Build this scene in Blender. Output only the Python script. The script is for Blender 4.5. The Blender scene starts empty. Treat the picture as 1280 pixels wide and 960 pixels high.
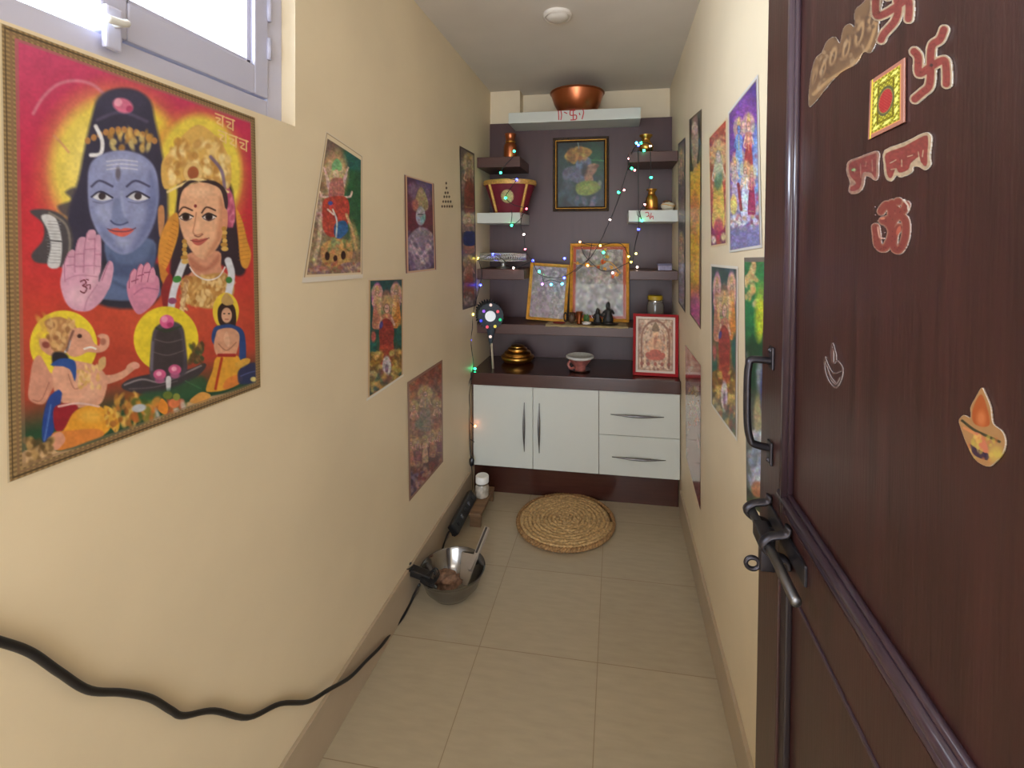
import bpy, bmesh, math, random
import numpy as np
from mathutils import Vector, Matrix, Euler
C = bpy.context.scene.collection
PI = math.pi
random.seed(7)

# ------------------------------------------------------------------ camera geometry (1280x960 frame)
FPX, PX0, PY0, EYE = 590.0, 678.0, 304.0, 1.5
TH = math.radians(8.96)
FW = Vector((-math.sin(TH), math.cos(TH), 0)); RT = Vector((math.cos(TH), math.sin(TH), 0)); UP = Vector((0, 0, 1))
CAM = Vector((0, 0, EYE))
def ray(x, y): return RT*((x-PX0)/FPX) + FW + UP*((PY0-y)/FPX)
def onX(x, y, X): d = ray(x, y); return CAM + d*(X/d.x)
def onY(x, y, Y): d = ray(x, y); return CAM + d*(Y/d.y)
def onZ(x, y, z): d = ray(x, y); return CAM + d*((z-EYE)/d.z)
def onP(x, y, p0, n): d = ray(x, y); return CAM + d*((p0-CAM).dot(n)/d.dot(n))
def mpp(p): return (p-CAM).dot(FW)/FPX            # metres per pixel at a point
def proj(P):                                      # Nx3 -> pixel coords
    V = P - np.array([0, 0, EYE]); z = V@np.array(FW); return PX0+FPX*(V@np.array(RT))/z, PY0-FPX*V[:, 2]/z

XL, XR = -0.858, 0.352
YB = 3.13            # face of the brown back panel
ZC = 2.54
Y0 = -2.6

# ------------------------------------------------------------------ materials
def s2l(c): return tuple(((v/255)/12.92 if v/255 <= .04045 else ((v/255+.055)/1.055)**2.4) for v in c)
MATS = {}
def mat(name, rgb, rough=.5, metal=0., var=0., vscale=8., stretch=(1, 1, 1), bump=0., bscale=60., coat=0., spec=.5, em=None, ems=0., trans=0., crough=.03):
    if name in MATS: return MATS[name]
    m = bpy.data.materials.new(name); m.use_nodes = True; nt = m.node_tree; N = nt.nodes; L = nt.links
    b = N['Principled BSDF']; c = s2l(rgb)
    b.inputs['Base Color'].default_value = (*c, 1); b.inputs['Roughness'].default_value = rough; b.inputs['Metallic'].default_value = metal
    b.inputs['Coat Weight'].default_value = coat; b.inputs['Coat Roughness'].default_value = crough; b.inputs['Specular IOR Level'].default_value = spec
    b.inputs['Transmission Weight'].default_value = trans
    if em: b.inputs['Emission Color'].default_value = (*s2l(em), 1); b.inputs['Emission Strength'].default_value = ems
    if var or bump:
        tc = N.new('ShaderNodeTexCoord'); mp = N.new('ShaderNodeMapping'); L.new(tc.outputs['Object'], mp.inputs[0]); mp.inputs['Scale'].default_value = stretch
    if var:
        n = N.new('ShaderNodeTexNoise'); n.inputs['Scale'].default_value = vscale; n.inputs['Detail'].default_value = 6; L.new(mp.outputs[0], n.inputs['Vector'])
        r = N.new('ShaderNodeMapRange'); r.inputs[1].default_value = .3; r.inputs[2].default_value = .7; L.new(n.outputs[0], r.inputs[0])
        x = N.new('ShaderNodeMix'); x.data_type = 'RGBA'; L.new(r.outputs[0], x.inputs[0])
        x.inputs[6].default_value = (*[v*(1-var) for v in c], 1); x.inputs[7].default_value = (*[min(1, v*(1+var)) for v in c], 1)
        L.new(x.outputs[2], b.inputs['Base Color'])
    if bump:
        n2 = N.new('ShaderNodeTexNoise'); n2.inputs['Scale'].default_value = bscale; n2.inputs['Detail'].default_value = 4; L.new(mp.outputs[0], n2.inputs['Vector'])
        bp = N.new('ShaderNodeBump'); bp.inputs['Strength'].default_value = bump; bp.inputs['Distance'].default_value = .004; L.new(n2.outputs[0], bp.inputs['Height']); L.new(bp.outputs[0], b.inputs['Normal'])
    MATS[name] = m; return m
def mat_paint(name, rough=.45, coat=0.):
    m = bpy.data.materials.new(name); m.use_nodes = True; N = m.node_tree.nodes
    b = N['Principled BSDF']; a = N.new('ShaderNodeAttribute'); a.attribute_name = 'Col'
    m.node_tree.links.new(a.outputs['Color'], b.inputs['Base Color']); b.inputs['Roughness'].default_value = rough; b.inputs['Coat Weight'].default_value = coat
    return m
def mat_glass(name, tint=(255, 255, 255), mixf=.08, rough=.02):
    m = bpy.data.materials.new(name); m.use_nodes = True; nt = m.node_tree; N = nt.nodes; N.clear()
    o = N.new('ShaderNodeOutputMaterial'); t = N.new('ShaderNodeBsdfTransparent'); g = N.new('ShaderNodeBsdfGlossy'); x = N.new('ShaderNodeMixShader'); f = N.new('ShaderNodeLayerWeight'); pw = N.new('ShaderNodeMath'); pw.operation = 'POWER'; pw.inputs[1].default_value = 5; ma = N.new('ShaderNodeMath'); ma.operation = 'MULTIPLY_ADD'; ma.inputs[1].default_value = .9; ma.inputs[2].default_value = mixf*.45
    t.inputs[0].default_value = (*s2l(tint), 1); g.inputs['Roughness'].default_value = rough
    nt.links.new(f.outputs['Facing'], pw.inputs[0]); nt.links.new(pw.outputs[0], ma.inputs[0]); nt.links.new(ma.outputs[0], x.inputs[0]); nt.links.new(t.outputs[0], x.inputs[1]); nt.links.new(g.outputs[0], x.inputs[2]); nt.links.new(x.outputs[0], o.inputs[0])
    return m

M_wall = mat('wall_paint', (226, 209, 178), .5, var=.05, vscale=2.5, bump=.08, bscale=40)
M_ceil = mat('ceiling_paint', (212, 204, 194), .8, var=.04, vscale=3)
M_base = mat('skirting_tile', (176, 158, 134), .35, var=.06, vscale=8)
M_door = mat('dark_wood', (50, 23, 20), .36, var=.35, vscale=7, stretch=(9, .5, 9), bump=.12, bscale=30, coat=.25, crough=.35)
M_bead = mat('bead_wood', (56, 40, 48), .28, var=.2, vscale=9, stretch=(6, .6, 6), coat=.35)
M_panel = mat('panel_laminate', (76, 51, 53), .42, var=.08, vscale=6, stretch=(4, 4, .5))
M_brown = mat('shelf_laminate', (76, 44, 37), .38, var=.12, vscale=10, stretch=(.6, 5, 5))
M_counter = mat('counter_laminate', (66, 35, 28), .25, var=.15, vscale=10, stretch=(.6, 5, 5), coat=.2)
M_white = mat('white_laminate', (200, 203, 196), .3, var=.015, vscale=4)
M_steel = mat('steel', (190, 190, 190), .22, 1.)
M_steeld = mat('dark_steel', (120, 118, 118), .38, 1., var=.2, vscale=30)
M_iron = mat('dull_iron', (64, 60, 64), .38, .8, var=.25, vscale=40)
M_copper = mat('copper', (176, 104, 70), .3, 1., var=.15, vscale=12)
M_brass = mat('brass', (200, 150, 74), .33, 1., var=.1, vscale=14)
M_gold = mat('gilt', (236, 178, 78), .34, .55, var=.2, vscale=40)
M_goldc = mat('gold_trim', (206, 160, 86), .5, .35, var=.25, vscale=90)
M_black = mat('black_plastic', (22, 22, 25), .32)
M_cable = mat('black_cable', (20, 19, 22), .45)
M_wire = mat('green_black_wire', (26, 26, 30), .5)
M_jute = mat('jute', (190, 158, 110), .85, var=.45, vscale=70, bump=.8, bscale=160)
M_juted = mat('jute_edge', (152, 116, 74), .85, var=.5, vscale=70, bump=.8, bscale=160)
M_velvet = mat('red_velvet', (110, 14, 38), .7, var=.15, vscale=30)
M_pvc = mat('window_frame_paint', (190, 190, 212), .35)
M_frameR = mat('red_frame', (168, 36, 44), .35)
M_paint = mat_paint('printed_paper', .42)
M_paintg = mat_paint('laminated_print', .38, .0)
M_paintl = mat_paint('glossy_laminated_print', .2, .5)
M_stk = mat_paint('foil_sticker', .35, .2)
M_glass = mat_glass('clear_glass'); M_glassp = mat_glass('picture_glass', mixf=.014)
M_redm = mat('red_pigment', (190, 60, 66), .7)
M_woodl = mat('stand_wood', (120, 92, 66), .6, var=.3, vscale=10, stretch=(1, 6, 6))
M_lavglass = mat('frosted_white', (225, 225, 222), .4)

# ------------------------------------------------------------------ object helpers
def tag(o, label=None, cat=None, group=None, kind=None):
    if label: o['label'] = label
    if cat: o['category'] = cat
    if group: o['group'] = group
    if kind: o['kind'] = kind
    return o
def thing(name, label, cat, loc=(0, 0, 0), rot=(0, 0, 0), group=None):
    o = bpy.data.objects.new(name, None); C.objects.link(o); o.location = loc; o.rotation_euler = rot; o.empty_display_size = .05
    return tag(o, label, cat, group)
def link(name, me, m, parent=None, world=False, smooth=False):
    me.name = name
    o = bpy.data.objects.new(name, me); C.objects.link(o)
    if m: me.materials.append(m)
    if smooth: me.polygons.foreach_set('use_smooth', [True]*len(me.polygons))
    if parent:
        o.parent = parent
        if world:
            r = parent; mw = Matrix.Identity(4)
            while r: mw = Matrix.LocRotScale(r.location, r.rotation_euler, r.scale) @ r.matrix_parent_inverse @ mw if False else (Matrix.LocRotScale(r.location, r.rotation_euler, r.scale) @ mw); r = r.parent
            me.transform(mw.inverted())
    return o
def bm2me(bm):
    bmesh.ops.recalc_face_normals(bm, faces=bm.faces)
    me = bpy.data.meshes.new('m'); bm.to_mesh(me); bm.free(); return me
def box_bm(bm, x0, x1, y0, y1, z0, z1, bev=0.):
    r = bmesh.ops.create_cube(bm, size=1); vs = r['verts']
    bmesh.ops.scale(bm, vec=(abs(x1-x0), abs(y1-y0), abs(z1-z0)), verts=vs)
    bmesh.ops.translate(bm, vec=((x0+x1)/2, (y0+y1)/2, (z0+z1)/2), verts=vs)
    if bev:
        es = list({e for v in vs for e in v.link_edges}); bmesh.ops.bevel(bm, geom=es, offset=bev, segments=2, affect='EDGES', profile=.6)
def box(name, x0, x1, y0, y1, z0, z1, m, parent=None, bev=.002, world=False):
    bm = bmesh.new(); box_bm(bm, x0, x1, y0, y1, z0, z1, bev); return link(name, bm2me(bm), m, parent, world)
def boxes(name, lst, m, parent=None, bev=0., world=False):
    bm = bmesh.new()
    for b in lst: box_bm(bm, *b, bev)
    return link(name, bm2me(bm), m, parent, world)
def lathe(name, prof, m, parent=None, seg=40, loc=(0, 0, 0), sx=1., sy=1., world=False):
    bm = bmesh.new(); rings = []
    for r, z in prof:
        if r < 1e-5: rings.append([bm.verts.new((loc[0], loc[1], loc[2]+z))])
        else: rings.append([bm.verts.new((loc[0]+r*sx*math.cos(2*PI*k/seg), loc[1]+r*sy*math.sin(2*PI*k/seg), loc[2]+z)) for k in range(seg)])
    for a, b in zip(rings, rings[1:]):
        for k in range(seg):
            k2 = (k+1) % seg
            if len(a) == 1 and len(b) == 1: continue
            if len(a) == 1: bm.faces.new((a[0], b[k], b[k2]))
            elif len(b) == 1: bm.faces.new((a[k], a[k2], b[0]))
            else: bm.faces.new((a[k], a[k2], b[k2], b[k]))
    o = link(name, bm2me(bm), m, parent, world, True)
    o.data.set_sharp_from_angle(angle=math.radians(50)); return o
def crom(pts, n=8, closed=False):
    P = [Vector(p) for p in pts]; out = []; N = len(P)
    for i in range(N if closed else N-1):
        g = (lambda k: P[k % N]) if closed else (lambda k: P[max(0, min(N-1, k))])
        a, b, c, d = g(i-1), g(i), g(i+1), g(i+2)
        for j in range(n):
            t = j/n; out.append(.5*((2*b)+(c-a)*t+(2*a-5*b+4*c-d)*t*t+(3*b-a-3*c+d)*t**3))
    if not closed: out.append(P[-1])
    return out
def tube_bm(bm, pts, r, seg=8, cap=True):
    pts = [Vector(p) for p in pts]; n = len(pts); R = r if hasattr(r, '__len__') else [r]*n
    t0 = (pts[1]-pts[0]).normalized(); u = t0.orthogonal().normalized(); rings = []
    for i, p in enumerate(pts):
        t = (pts[min(n-1, i+1)]-pts[max(0, i-1)]).normalized(); u = (u-t*u.dot(t)).normalized(); v = t.cross(u)
        rings.append([bm.verts.new(p+(u*math.cos(2*PI*k/seg)+v*math.sin(2*PI*k/seg))*R[i]) for k in range(seg)])
    for a, b in zip(rings, rings[1:]):
        for k in range(seg): bm.faces.new((a[k], a[(k+1) % seg], b[(k+1) % seg], b[k]))
    if cap: bm.faces.new(rings[0][::-1]); bm.faces.new(rings[-1])
def tube(name, pts, r, m, parent=None, seg=8, smooth_n=0, world=False):
    if smooth_n: pts = crom(pts, smooth_n)
    bm = bmesh.new(); tube_bm(bm, pts, r, seg); return link(name, bm2me(bm), m, parent, world, True)
def ball(name, loc, r, m, parent=None, sc=(1, 1, 1), world=False, seg=14):
    bm = bmesh.new(); q = bmesh.ops.create_uvsphere(bm, u_segments=seg, v_segments=max(6, seg//2+2), radius=r)
    bmesh.ops.scale(bm, vec=sc, verts=q['verts']); bmesh.ops.translate(bm, vec=loc, verts=q['verts']); return link(name, bm2me(bm), m, parent, world, True)
def lumpy(name, loc, r, m, parent=None, sc=(1, 1, 1), amp=.25, freq=3., seed=1, world=False, sub=3):
    bm = bmesh.new(); q = bmesh.ops.create_icosphere(bm, subdivisions=sub, radius=1.); from mathutils import noise
    for v in q['verts']:
        d = v.co.normalized(); k = 1+amp*noise.noise(d*freq+Vector((seed*3.1, seed, 0)))*1.6; v.co = Vector((d.x*sc[0], d.y*sc[1], d.z*sc[2]))*r*k+Vector(loc)
    return link(name, bm2me(bm), m, parent, world, True)

# ------------------------------------------------------------------ painter: colours on a fine vertex grid of a real flat sheet
class Art:
    def __init__(s, x, y, base=(200, 200, 200)):
        s.x, s.y = x, y; s.c = np.tile(np.array(base, float), (len(x), 1)); s.m = np.zeros(len(x))
    def _b(s, a, c):
        a = np.clip(a, 0, 1); s.c += (np.array(c, float)-s.c)*a[:, None]; s.m = np.maximum(s.m, a)
    def e(s, cx, cy, rx, ry, c, rot=0, soft=1.2, a=1.):
        t = math.radians(rot); dx, dy = s.x-cx, s.y-cy; u = (dx*math.cos(t)+dy*math.sin(t))/rx; v = (-dx*math.sin(t)+dy*math.cos(t))/ry
        d = (np.sqrt(u*u+v*v)-1)*min(rx, ry); s._b(np.clip(.5-d/soft, 0, 1)*a, c)
    def p(s, pts, c, soft=1.2, a=1., sm=5):
        P = [(q.x, q.y) for q in crom([(u, v, 0) for u, v in pts], sm, True)] if sm else pts
        P = np.array(P); mn, mx = P.min(0)-soft*2, P.max(0)+soft*2
        I = np.where((s.x > mn[0]) & (s.x < mx[0]) & (s.y > mn[1]) & (s.y < mx[1]))[0]
        if not len(I): return
        X, Y = s.x[I], s.y[I]; ins = np.zeros(len(I), bool); D = np.full(len(I), 1e9)
        for (x1, y1), (x2, y2) in zip(P, np.roll(P, -1, 0)):
            cr = ((y1 > Y) != (y2 > Y)); 
            if y1 != y2: ins ^= cr & (X < (x2-x1)*(Y-y1)/(y2-y1)+x1)
            dx, dy = x2-x1, y2-y1; q = dx*dx+dy*dy+1e-9; t = np.clip(((X-x1)*dx+(Y-y1)*dy)/q, 0, 1); D = np.minimum(D, (X-x1-t*dx)**2+(Y-y1-t*dy)**2)
        d = np.sqrt(D); d[ins] *= -1; al = np.zeros(len(s.x)); al[I] = np.clip(.5-d/soft, 0, 1)*a; s._b(al, c)
    def l(s, pts, w, c, soft=.8, a=1., sm=5):
        P = [(q.x, q.y) for q in crom([(u, v, 0) for u, v in pts], sm)] if (sm and len(pts) > 2) else pts
        P = np.array(P); mn, mx = P.min(0)-w-2, P.max(0)+w+2
        I = np.where((s.x > mn[0]) & (s.x < mx[0]) & (s.y > mn[1]) & (s.y < mx[1]))[0]
        if not len(I): return
        X, Y = s.x[I], s.y[I]; D = np.full(len(I), 1e9)
        for (x1, y1), (x2, y2) in zip(P[:-1], P[1:]):
            dx, dy = x2-x1, y2-y1; q = dx*dx+dy*dy+1e-9; t = np.clip(((X-x1)*dx+(Y-y1)*dy)/q, 0, 1); D = np.minimum(D, (X-x1-t*dx)**2+(Y-y1-t*dy)**2)
        al = np.zeros(len(s.x)); al[I] = np.clip(.5-(np.sqrt(D)-w/2)/soft, 0, 1)*a; s._b(al, c)
    def vg(s, stops):
        ys = [q[0] for q in stops]
        for k in range(3): s.c[:, k] = np.interp(s.y, ys, [q[1][k] for q in stops])
    def noise(s, sc, amp, seed=0, tint=None):
        r = np.random.RandomState(seed); G = r.rand(64, 64); u, v = s.x/sc, s.y/sc; iu, iv = np.floor(u).astype(int), np.floor(v).astype(int); fu, fv = u-iu, v-iv
        fu = fu*fu*(3-2*fu); fv = fv*fv*(3-2*fv); g = lambda a, b: G[a % 64, b % 64]
        n = (g(iu, iv)*(1-fu)+g(iu+1, iv)*fu)*(1-fv)+(g(iu, iv+1)*(1-fu)+g(iu+1, iv+1)*fu)*fv-.5
        s.c *= (1+amp*2*n)[:, None]
        return n
    def fine(s, seed=0, ds=.28, amp=.13, sc=1.6):
        # small printed detail: brightness and hue flicker, a little faded
        base = s.c.copy(); g = base.mean(1, keepdims=True); s.c = base*(1-ds)+g*ds
        for k, (q, a_) in enumerate(((sc, amp), (sc*2.3, amp*.8))):
            s.noise(q, a_, seed+k*3)
            for ch in range(3):
                t = s.c.copy(); s.noise(q*1.3, amp*.45, seed+11+k*5+ch); t[:, ch] = s.c[:, ch]; s.c = t
        s.c = np.clip(s.c, 8, 238)
    def dabs(s, bb, n, sz, pal, seed=0, a=.8, asp=1.6):
        r = random.Random(seed)
        for _ in range(n):
            s.e(r.uniform(bb[0], bb[2]), r.uniform(bb[1], bb[3]), sz*r.uniform(.5, 1.2), sz*asp*r.uniform(.5, 1.2), r.choice(pal), r.uniform(-40, 40), max(.6, sz*.7), a)

def sheet(name, quad, nx, ny, off, paint, m, label, cat='poster', unproj=None, normal=None, mask=False, gain=1., tint=(1, 1, 1), thick=0., group=None, parent=None, curl=.0):
    """quad = photo outline TL,TR,BR,BL of the sheet, taken to the real wall plane; paint colours its vertices."""
    Q = [np.array(unproj(*q)) for q in quad]
    s, t = np.meshgrid(np.linspace(0, 1, nx+1), np.linspace(0, 1, ny+1)); s, t = s.ravel(), t.ravel()
    P = (Q[0][None]*((1-s)*(1-t))[:, None]+Q[1][None]*(s*(1-t))[:, None]+Q[2][None]*(s*t)[:, None]+Q[3][None]*((1-s)*t)[:, None])
    x, y = proj(P); A = Art(x, y); A.s, A.t = s, t; paint(A)
    nrm = np.array(normal); P = P+nrm*off+nrm[None]*(curl*(np.sin(s*PI)*.5+np.sin(t*7+s*3)*.12))[:, None]
    idx = np.arange((nx+1)*(ny+1)).reshape(ny+1, nx+1); F = np.stack([idx[:-1, :-1], idx[1:, :-1], idx[1:, 1:], idx[:-1, 1:]], -1).reshape(-1, 4)
    if mask: F = F[(A.m[F].mean(1) > .5)]
    used = np.unique(F); rm = -np.ones(len(P), int); rm[used] = np.arange(len(used)); F = rm[F]; P = P[used]; col = A.c[used]
    org = P.mean(0) if parent is None else np.zeros(3); org = org*1.; P = P-org
    me = bpy.data.meshes.new(name); me.vertices.add(len(P)); me.vertices.foreach_set('co', P.ravel()); me.loops.add(F.size); me.loops.foreach_set('vertex_index', F.ravel())
    me.polygons.add(len(F)); me.polygons.foreach_set('loop_start', np.arange(0, F.size, 4)); me.polygons.foreach_set('loop_total', np.full(len(F), 4)); me.update(calc_edges=True)
    c = np.clip(col/255, 0, 1); lin = np.where(c <= .04045, c/12.92, ((c+.055)/1.055)**2.4)*gain*np.array(tint); lin = np.clip(lin, 0, .92)
    ca = me.color_attributes.new('Col', 'FLOAT_COLOR', 'POINT'); ca.data.foreach_set('color', np.c_[lin, np.ones(len(lin))].ravel().astype(np.float32))
    o = link(name, me, m, parent); o.location = org
    if thick:
        so = o.modifiers.new('thickness', 'SOLIDIFY'); so.thickness = thick; so.offset = 0.
    if label: tag(o, label, cat, group)
    return o

#SECTIONS
# ================================================================== THE ROOM
def struct(o): o['kind'] = 'structure'; return o
# floor tiles: grout positions taken from the photo
gxA, gxB = onZ(548.4, 957.5, 0).x, onZ(741, 957.5, 0).x
TW = gxB-gxA
gy1, gy2 = onZ(747.5, 828.4, 0).y, onZ(751.9, 721.2, 0).y
TL_ = gy2-gy1
mf = bpy.data.materials.new('floor_tile'); mf.use_nodes = True; nt = mf.node_tree; N = nt.nodes; L = nt.links; b = N['Principled BSDF']
geo = N.new('ShaderNodeNewGeometry'); sep = N.new('ShaderNodeSeparateXYZ'); L.new(geo.outputs['Position'], sep.inputs[0])
def mth(op, a, bb=None):
    n = N.new('ShaderNodeMath'); n.operation = op
    for i, v in enumerate((a, bb)):
        if v is None: continue
        if isinstance(v, (int, float)): n.inputs[i].default_value = v
        else: L.new(v, n.inputs[i])
    return n.outputs[0]
def groove(out, off, w):
    f = mth('FRACT', mth('DIVIDE', mth('SUBTRACT', out, off-10*w), w)); d = mth('MULTIPLY', mth('MINIMUM', f, mth('SUBTRACT', 1., f)), w); return mth('LESS_THAN', d, .0013)
g = mth('MAXIMUM', groove(sep.outputs[0], gxA, TW), groove(sep.outputs[1], gy1, TL_))
tx = mth('FLOOR', mth('DIVIDE', mth('SUBTRACT', sep.outputs[0], gxA-10*TW), TW)); ty = mth('FLOOR', mth('DIVIDE', mth('SUBTRACT', sep.outputs[1], gy1-10*TL_), TL_))
cmb = N.new('ShaderNodeCombineXYZ'); L.new(tx, cmb.inputs[0]); L.new(ty, cmb.inputs[1]); wn = N.new('ShaderNodeTexWhiteNoise'); L.new(cmb.outputs[0], wn.inputs[0])
mp = N.new('ShaderNodeMapping'); mp.inputs['Scale'].default_value = (5, 22, 5); L.new(geo.outputs['Position'], mp.inputs[0])
nz = N.new('ShaderNodeTexNoise'); nz.inputs['Scale'].default_value = 2.2; nz.inputs['Detail'].default_value = 7; L.new(mp.outputs[0], nz.inputs[0])
fac = mth('ADD', mth('MULTIPLY', nz.outputs[0], .8), mth('MULTIPLY', wn.outputs[0], .2))
cr = N.new('ShaderNodeMix'); cr.data_type = 'RGBA'; cr.inputs[6].default_value = (*s2l((160, 146, 122)), 1); cr.inputs[7].default_value = (*s2l((186, 172, 146)), 1); L.new(fac, cr.inputs[0])
gm = N.new('ShaderNodeMix'); gm.data_type = 'RGBA'; gm.inputs[7].default_value = (*s2l((142, 124, 98)), 1); L.new(cr.outputs[2], gm.inputs[6]); L.new(g, gm.inputs[0]); L.new(gm.outputs[2], b.inputs['Base Color'])
b.inputs['Roughness'].default_value = .33
struct(box('floor', XL-.2, XR+.9, Y0, 3.5, -.05, 0, mf, bev=0))
struct(box('ceiling', XL-.2, XR+.9, Y0, 3.5, ZC, ZC+.05, M_ceil, bev=0))
WY0, WY1, WZ0, WZ1 = -.15, onX(369, 160, XL).y, onX(369, 158, XL).z, 2.42
XO = XL-.2
struct(boxes('wall_left', [(XO, XL, Y0, WY0, 0, ZC), (XO, XL, WY1, 3.5, 0, ZC), (XO, XL, WY0, WY1, 0, WZ0), (XO, XL, WY0, WY1, WZ1, ZC)], M_wall))
struct(boxes('wall_right', [(XR, XR+.12, .12, 3.5, 0, ZC), (XR+.7, XR+.82, Y0, .0, 0, ZC), (XR, XR+.82, .0, .12, 0, ZC)], M_wall))
YW = 3.26
pilX = onY(650, 130, YB+.02).x
struct(boxes('wall_back', [(XL, XR, YW, YW+.1, 0, ZC), (XL, pilX, YB+.02, YW, 0, ZC)], M_wall))
OPX0, OPX1 = XL+.08, XR+.6
struct(boxes('wall_front', [(XL, OPX0, Y0, Y0+.1, 0, ZC), (OPX1, XR+.82, Y0, Y0+.1, 0, ZC), (OPX0, OPX1, Y0, Y0+.1, 2.35, ZC)], M_wall))
BH = .155
struct(box('baseboard_left', XL, XL+.012, Y0+.1, 2.68, 0, BH, M_base, bev=.002))
struct(box('baseboard_right', XR-.012, XR, .12, 2.68, 0, .142, M_base, bev=.002))
# ---- window in the left wall
XF = XL-.040
def wcol(x): return onX(x, 100, XF).y
wz = lambda x, y: onX(x, y, XF).z
win = struct(thing('window_1', None, None, (XF, (WY0+WY1)/2, WZ0)))
yR, yRi = wcol(354), wcol(334); zB, zBi = WZ0, wz(333, 126)
yL = WY0
boxes('window_frame', [(XF-.06, XF, yRi, WY1, WZ0, WZ1), (XF-.06, XF, yL, yL+.05, WZ0, WZ1), (XF-.06, XF, yL+.05, yRi, WZ0, zBi), (XF-.06, XF, yL+.05, yRi, WZ1-.05, WZ1)], M_pvc, win, .003, True)
cas = [(wcol(122), yRi-.003)]
zP = wz(318, 82); sw = yRi-wcol(317)
for (a, c_) in cas:
    cm = boxes('casement', [(XF-.045, XF+.006, a, a+sw, zBi+.004, WZ1-.052), (XF-.045, XF+.006, c_-sw, c_, zBi+.004, WZ1-.052), (XF-.045, XF+.006, a+sw, c_-sw, zBi+.004, zP), (XF-.045, XF+.006, a+sw, c_-sw, WZ1-.1, WZ1-.052)], M_pvc, win, .004, True)
    boxes('glazing_bead', [(XF-.02, XF-.006, a+sw, a+sw+.012, zP, WZ1-.1), (XF-.02, XF-.006, c_-sw-.012, c_-sw, zP, WZ1-.1), (XF-.02, XF-.006, a+sw, c_-sw, zP, zP+.012)], M_pvc, cm, .002, True)
    box('pane', XF-.03, XF-.026, a+sw-.005, c_-sw+.005, zP-.005, WZ1-.095, M_glass, cm, 0, True)
hy = wcol(133); hz = wz(133, 45)
hn = box('window_handle', XF+.006, XF+.018, hy-.014, hy+.014, wz(130, 62), wz(130, 8), M_pvc, win, .004, True)
tube('lever', [(XF+.012, hy, hz+.02), (XF+.04, hy, hz+.02), (XF+.045, hy-.01, hz+.015), (XF+.045, hy-.035, hz+.012)], .007, M_lavglass, hn, smooth_n=4, world=True)
for y_ in (12, 60):
    z_ = wz(330, y_); tube('hinge', [(XF+.008, yRi-.003, z_-.028), (XF+.008, yRi-.003, z_+.028)], .006, M_pvc, win, world=True)
# ---- things built on the room: ceiling light
cl = onZ(697, 18, ZC)
t = thing('ceiling_light', 'small round white ceiling light, switched off, in the middle of the ceiling', 'light', (cl.x, cl.y, ZC))
lathe('base_ring', [(.0, 0), (.066, 0), (.066, -.012), (.058, -.018), (.052, -.014), (0, -.014)], M_ceil, t)
lathe('diffuser', [(.052, -.013), (.045, -.022), (.025, -.028), (0, -.03)], M_ceil, t)

# ================================================================== THE DOOR
DX = .25; lean = .0166
dn = Vector((-1, 0, lean)).normalized()        # faces into the corridor, leans back a little
dp0 = Vector((DX, .85, 1.5))
yawd = math.radians(-.6)
dn = (Matrix.Rotation(yawd, 3, 'Z') @ dn).normalized()
def onD(x, y): return onP(x, y, dp0, dn)
du = (Vector((0, -1, 0)) - dn*Vector((0, -1, 0)).dot(dn)).normalized()  # along the door towards the hinge
dv = du.cross(dn); dv = dv if dv.z > 0 else -dv
edge = onP(953.5, 400, dp0, dn)
DM = Matrix(((du.x, dv.x, dn.x), (du.y, dv.y, dn.y), (du.z, dv.z, dn.z))).to_4x4(); 
oz = edge - dv*(edge.z-0.012)
DM.translation = oz
door = bpy.data.objects.new('door_1', None); C.objects.link(door); door.matrix_world = DM; struct(door)
def dloc(x, y): p = DM.inverted() @ onD(x, y); return p.x, p.y
def dpart(name, lst, m, bev=.002, parent=door):
    bm = bmesh.new()
    for q in lst: box_bm(bm, *q, bev)
    return link(name, bm2me(bm), m, parent)
DW, DH = .80, 2.08
u1, u2 = dloc(980, 300)[0], dloc(992, 300)[0]
vL1a, vL1b, vL2 = dloc(1171, 960)[1], dloc(1219, 960)[1], dloc(1099, 960)[1]
T = -.036
dpart('stile', [(0, u1, 0, DH, T, 0)], M_door)
dpart('stile', [(DW-.1, DW, 0, DH, T, 0)], M_door)
dpart('rail', [(u1, DW-.1, vL2, vL1a, T, 0)], M_door)
dpart('rail', [(u1, DW-.1, DH-.12, DH, T, 0)], M_door)
dpart('rail', [(u1, DW-.1, 0, .16, T, 0)], M_door)
dpart('door_panel', [(u1, DW-.1, vL1a, DH-.12, T+.006, -.008)], M_door, 0)
dpart('door_panel', [(u1, DW-.1, .16, vL2, T+.006, -.014)], M_door, 0)
def bead(pts, w, h, name='bead_moulding'):
    """profiled bead along a path in door coords: two rounded ribs"""
    bm = bmesh.new()
    for (x0, y0), (x1, y1) in pts:
        v = (x0 == x1)
        for k, (o, r, zz) in enumerate(((.0, .22, 0), (.5, .30, .002), (.86, .16, 0))):
            r_ = r*w*.62; oo = (o*w*.72+.1*w)
            if v: p = [(x0+oo, y0, -.009+h*.3+zz), (x0+oo, y1, -.009+h*.3+zz)]
            else: p = [(x0, y0+oo, -.009+h*.3+zz), (x1, y0+oo, -.009+h*.3+zz)]
            tube_bm(bm, p, r_, 12)
    return link(name, bm2me(bm), M_bead, door, smooth=True)
bead([((u1-.002, vL1a), (u1-.002, DH-.12))], u2-u1+.004, .012)
bead([((u1, vL1a), (DW-.1, vL1a))], vL1b-vL1a, .014)
dpart('groove_edge', [(u1, DW-.1, vL2-.005, vL2+.001, -.012, .0025)], M_bead, .0022)
dpart('bead_moulding', [(u1-.002, u1+.022, .16, vL2-.004, -.014, -.004)], mat('shaded_bead_wood', (34, 24, 26), .4), .003)  # lower panel's bead, its recess shadow put into a darker wood colour
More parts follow.
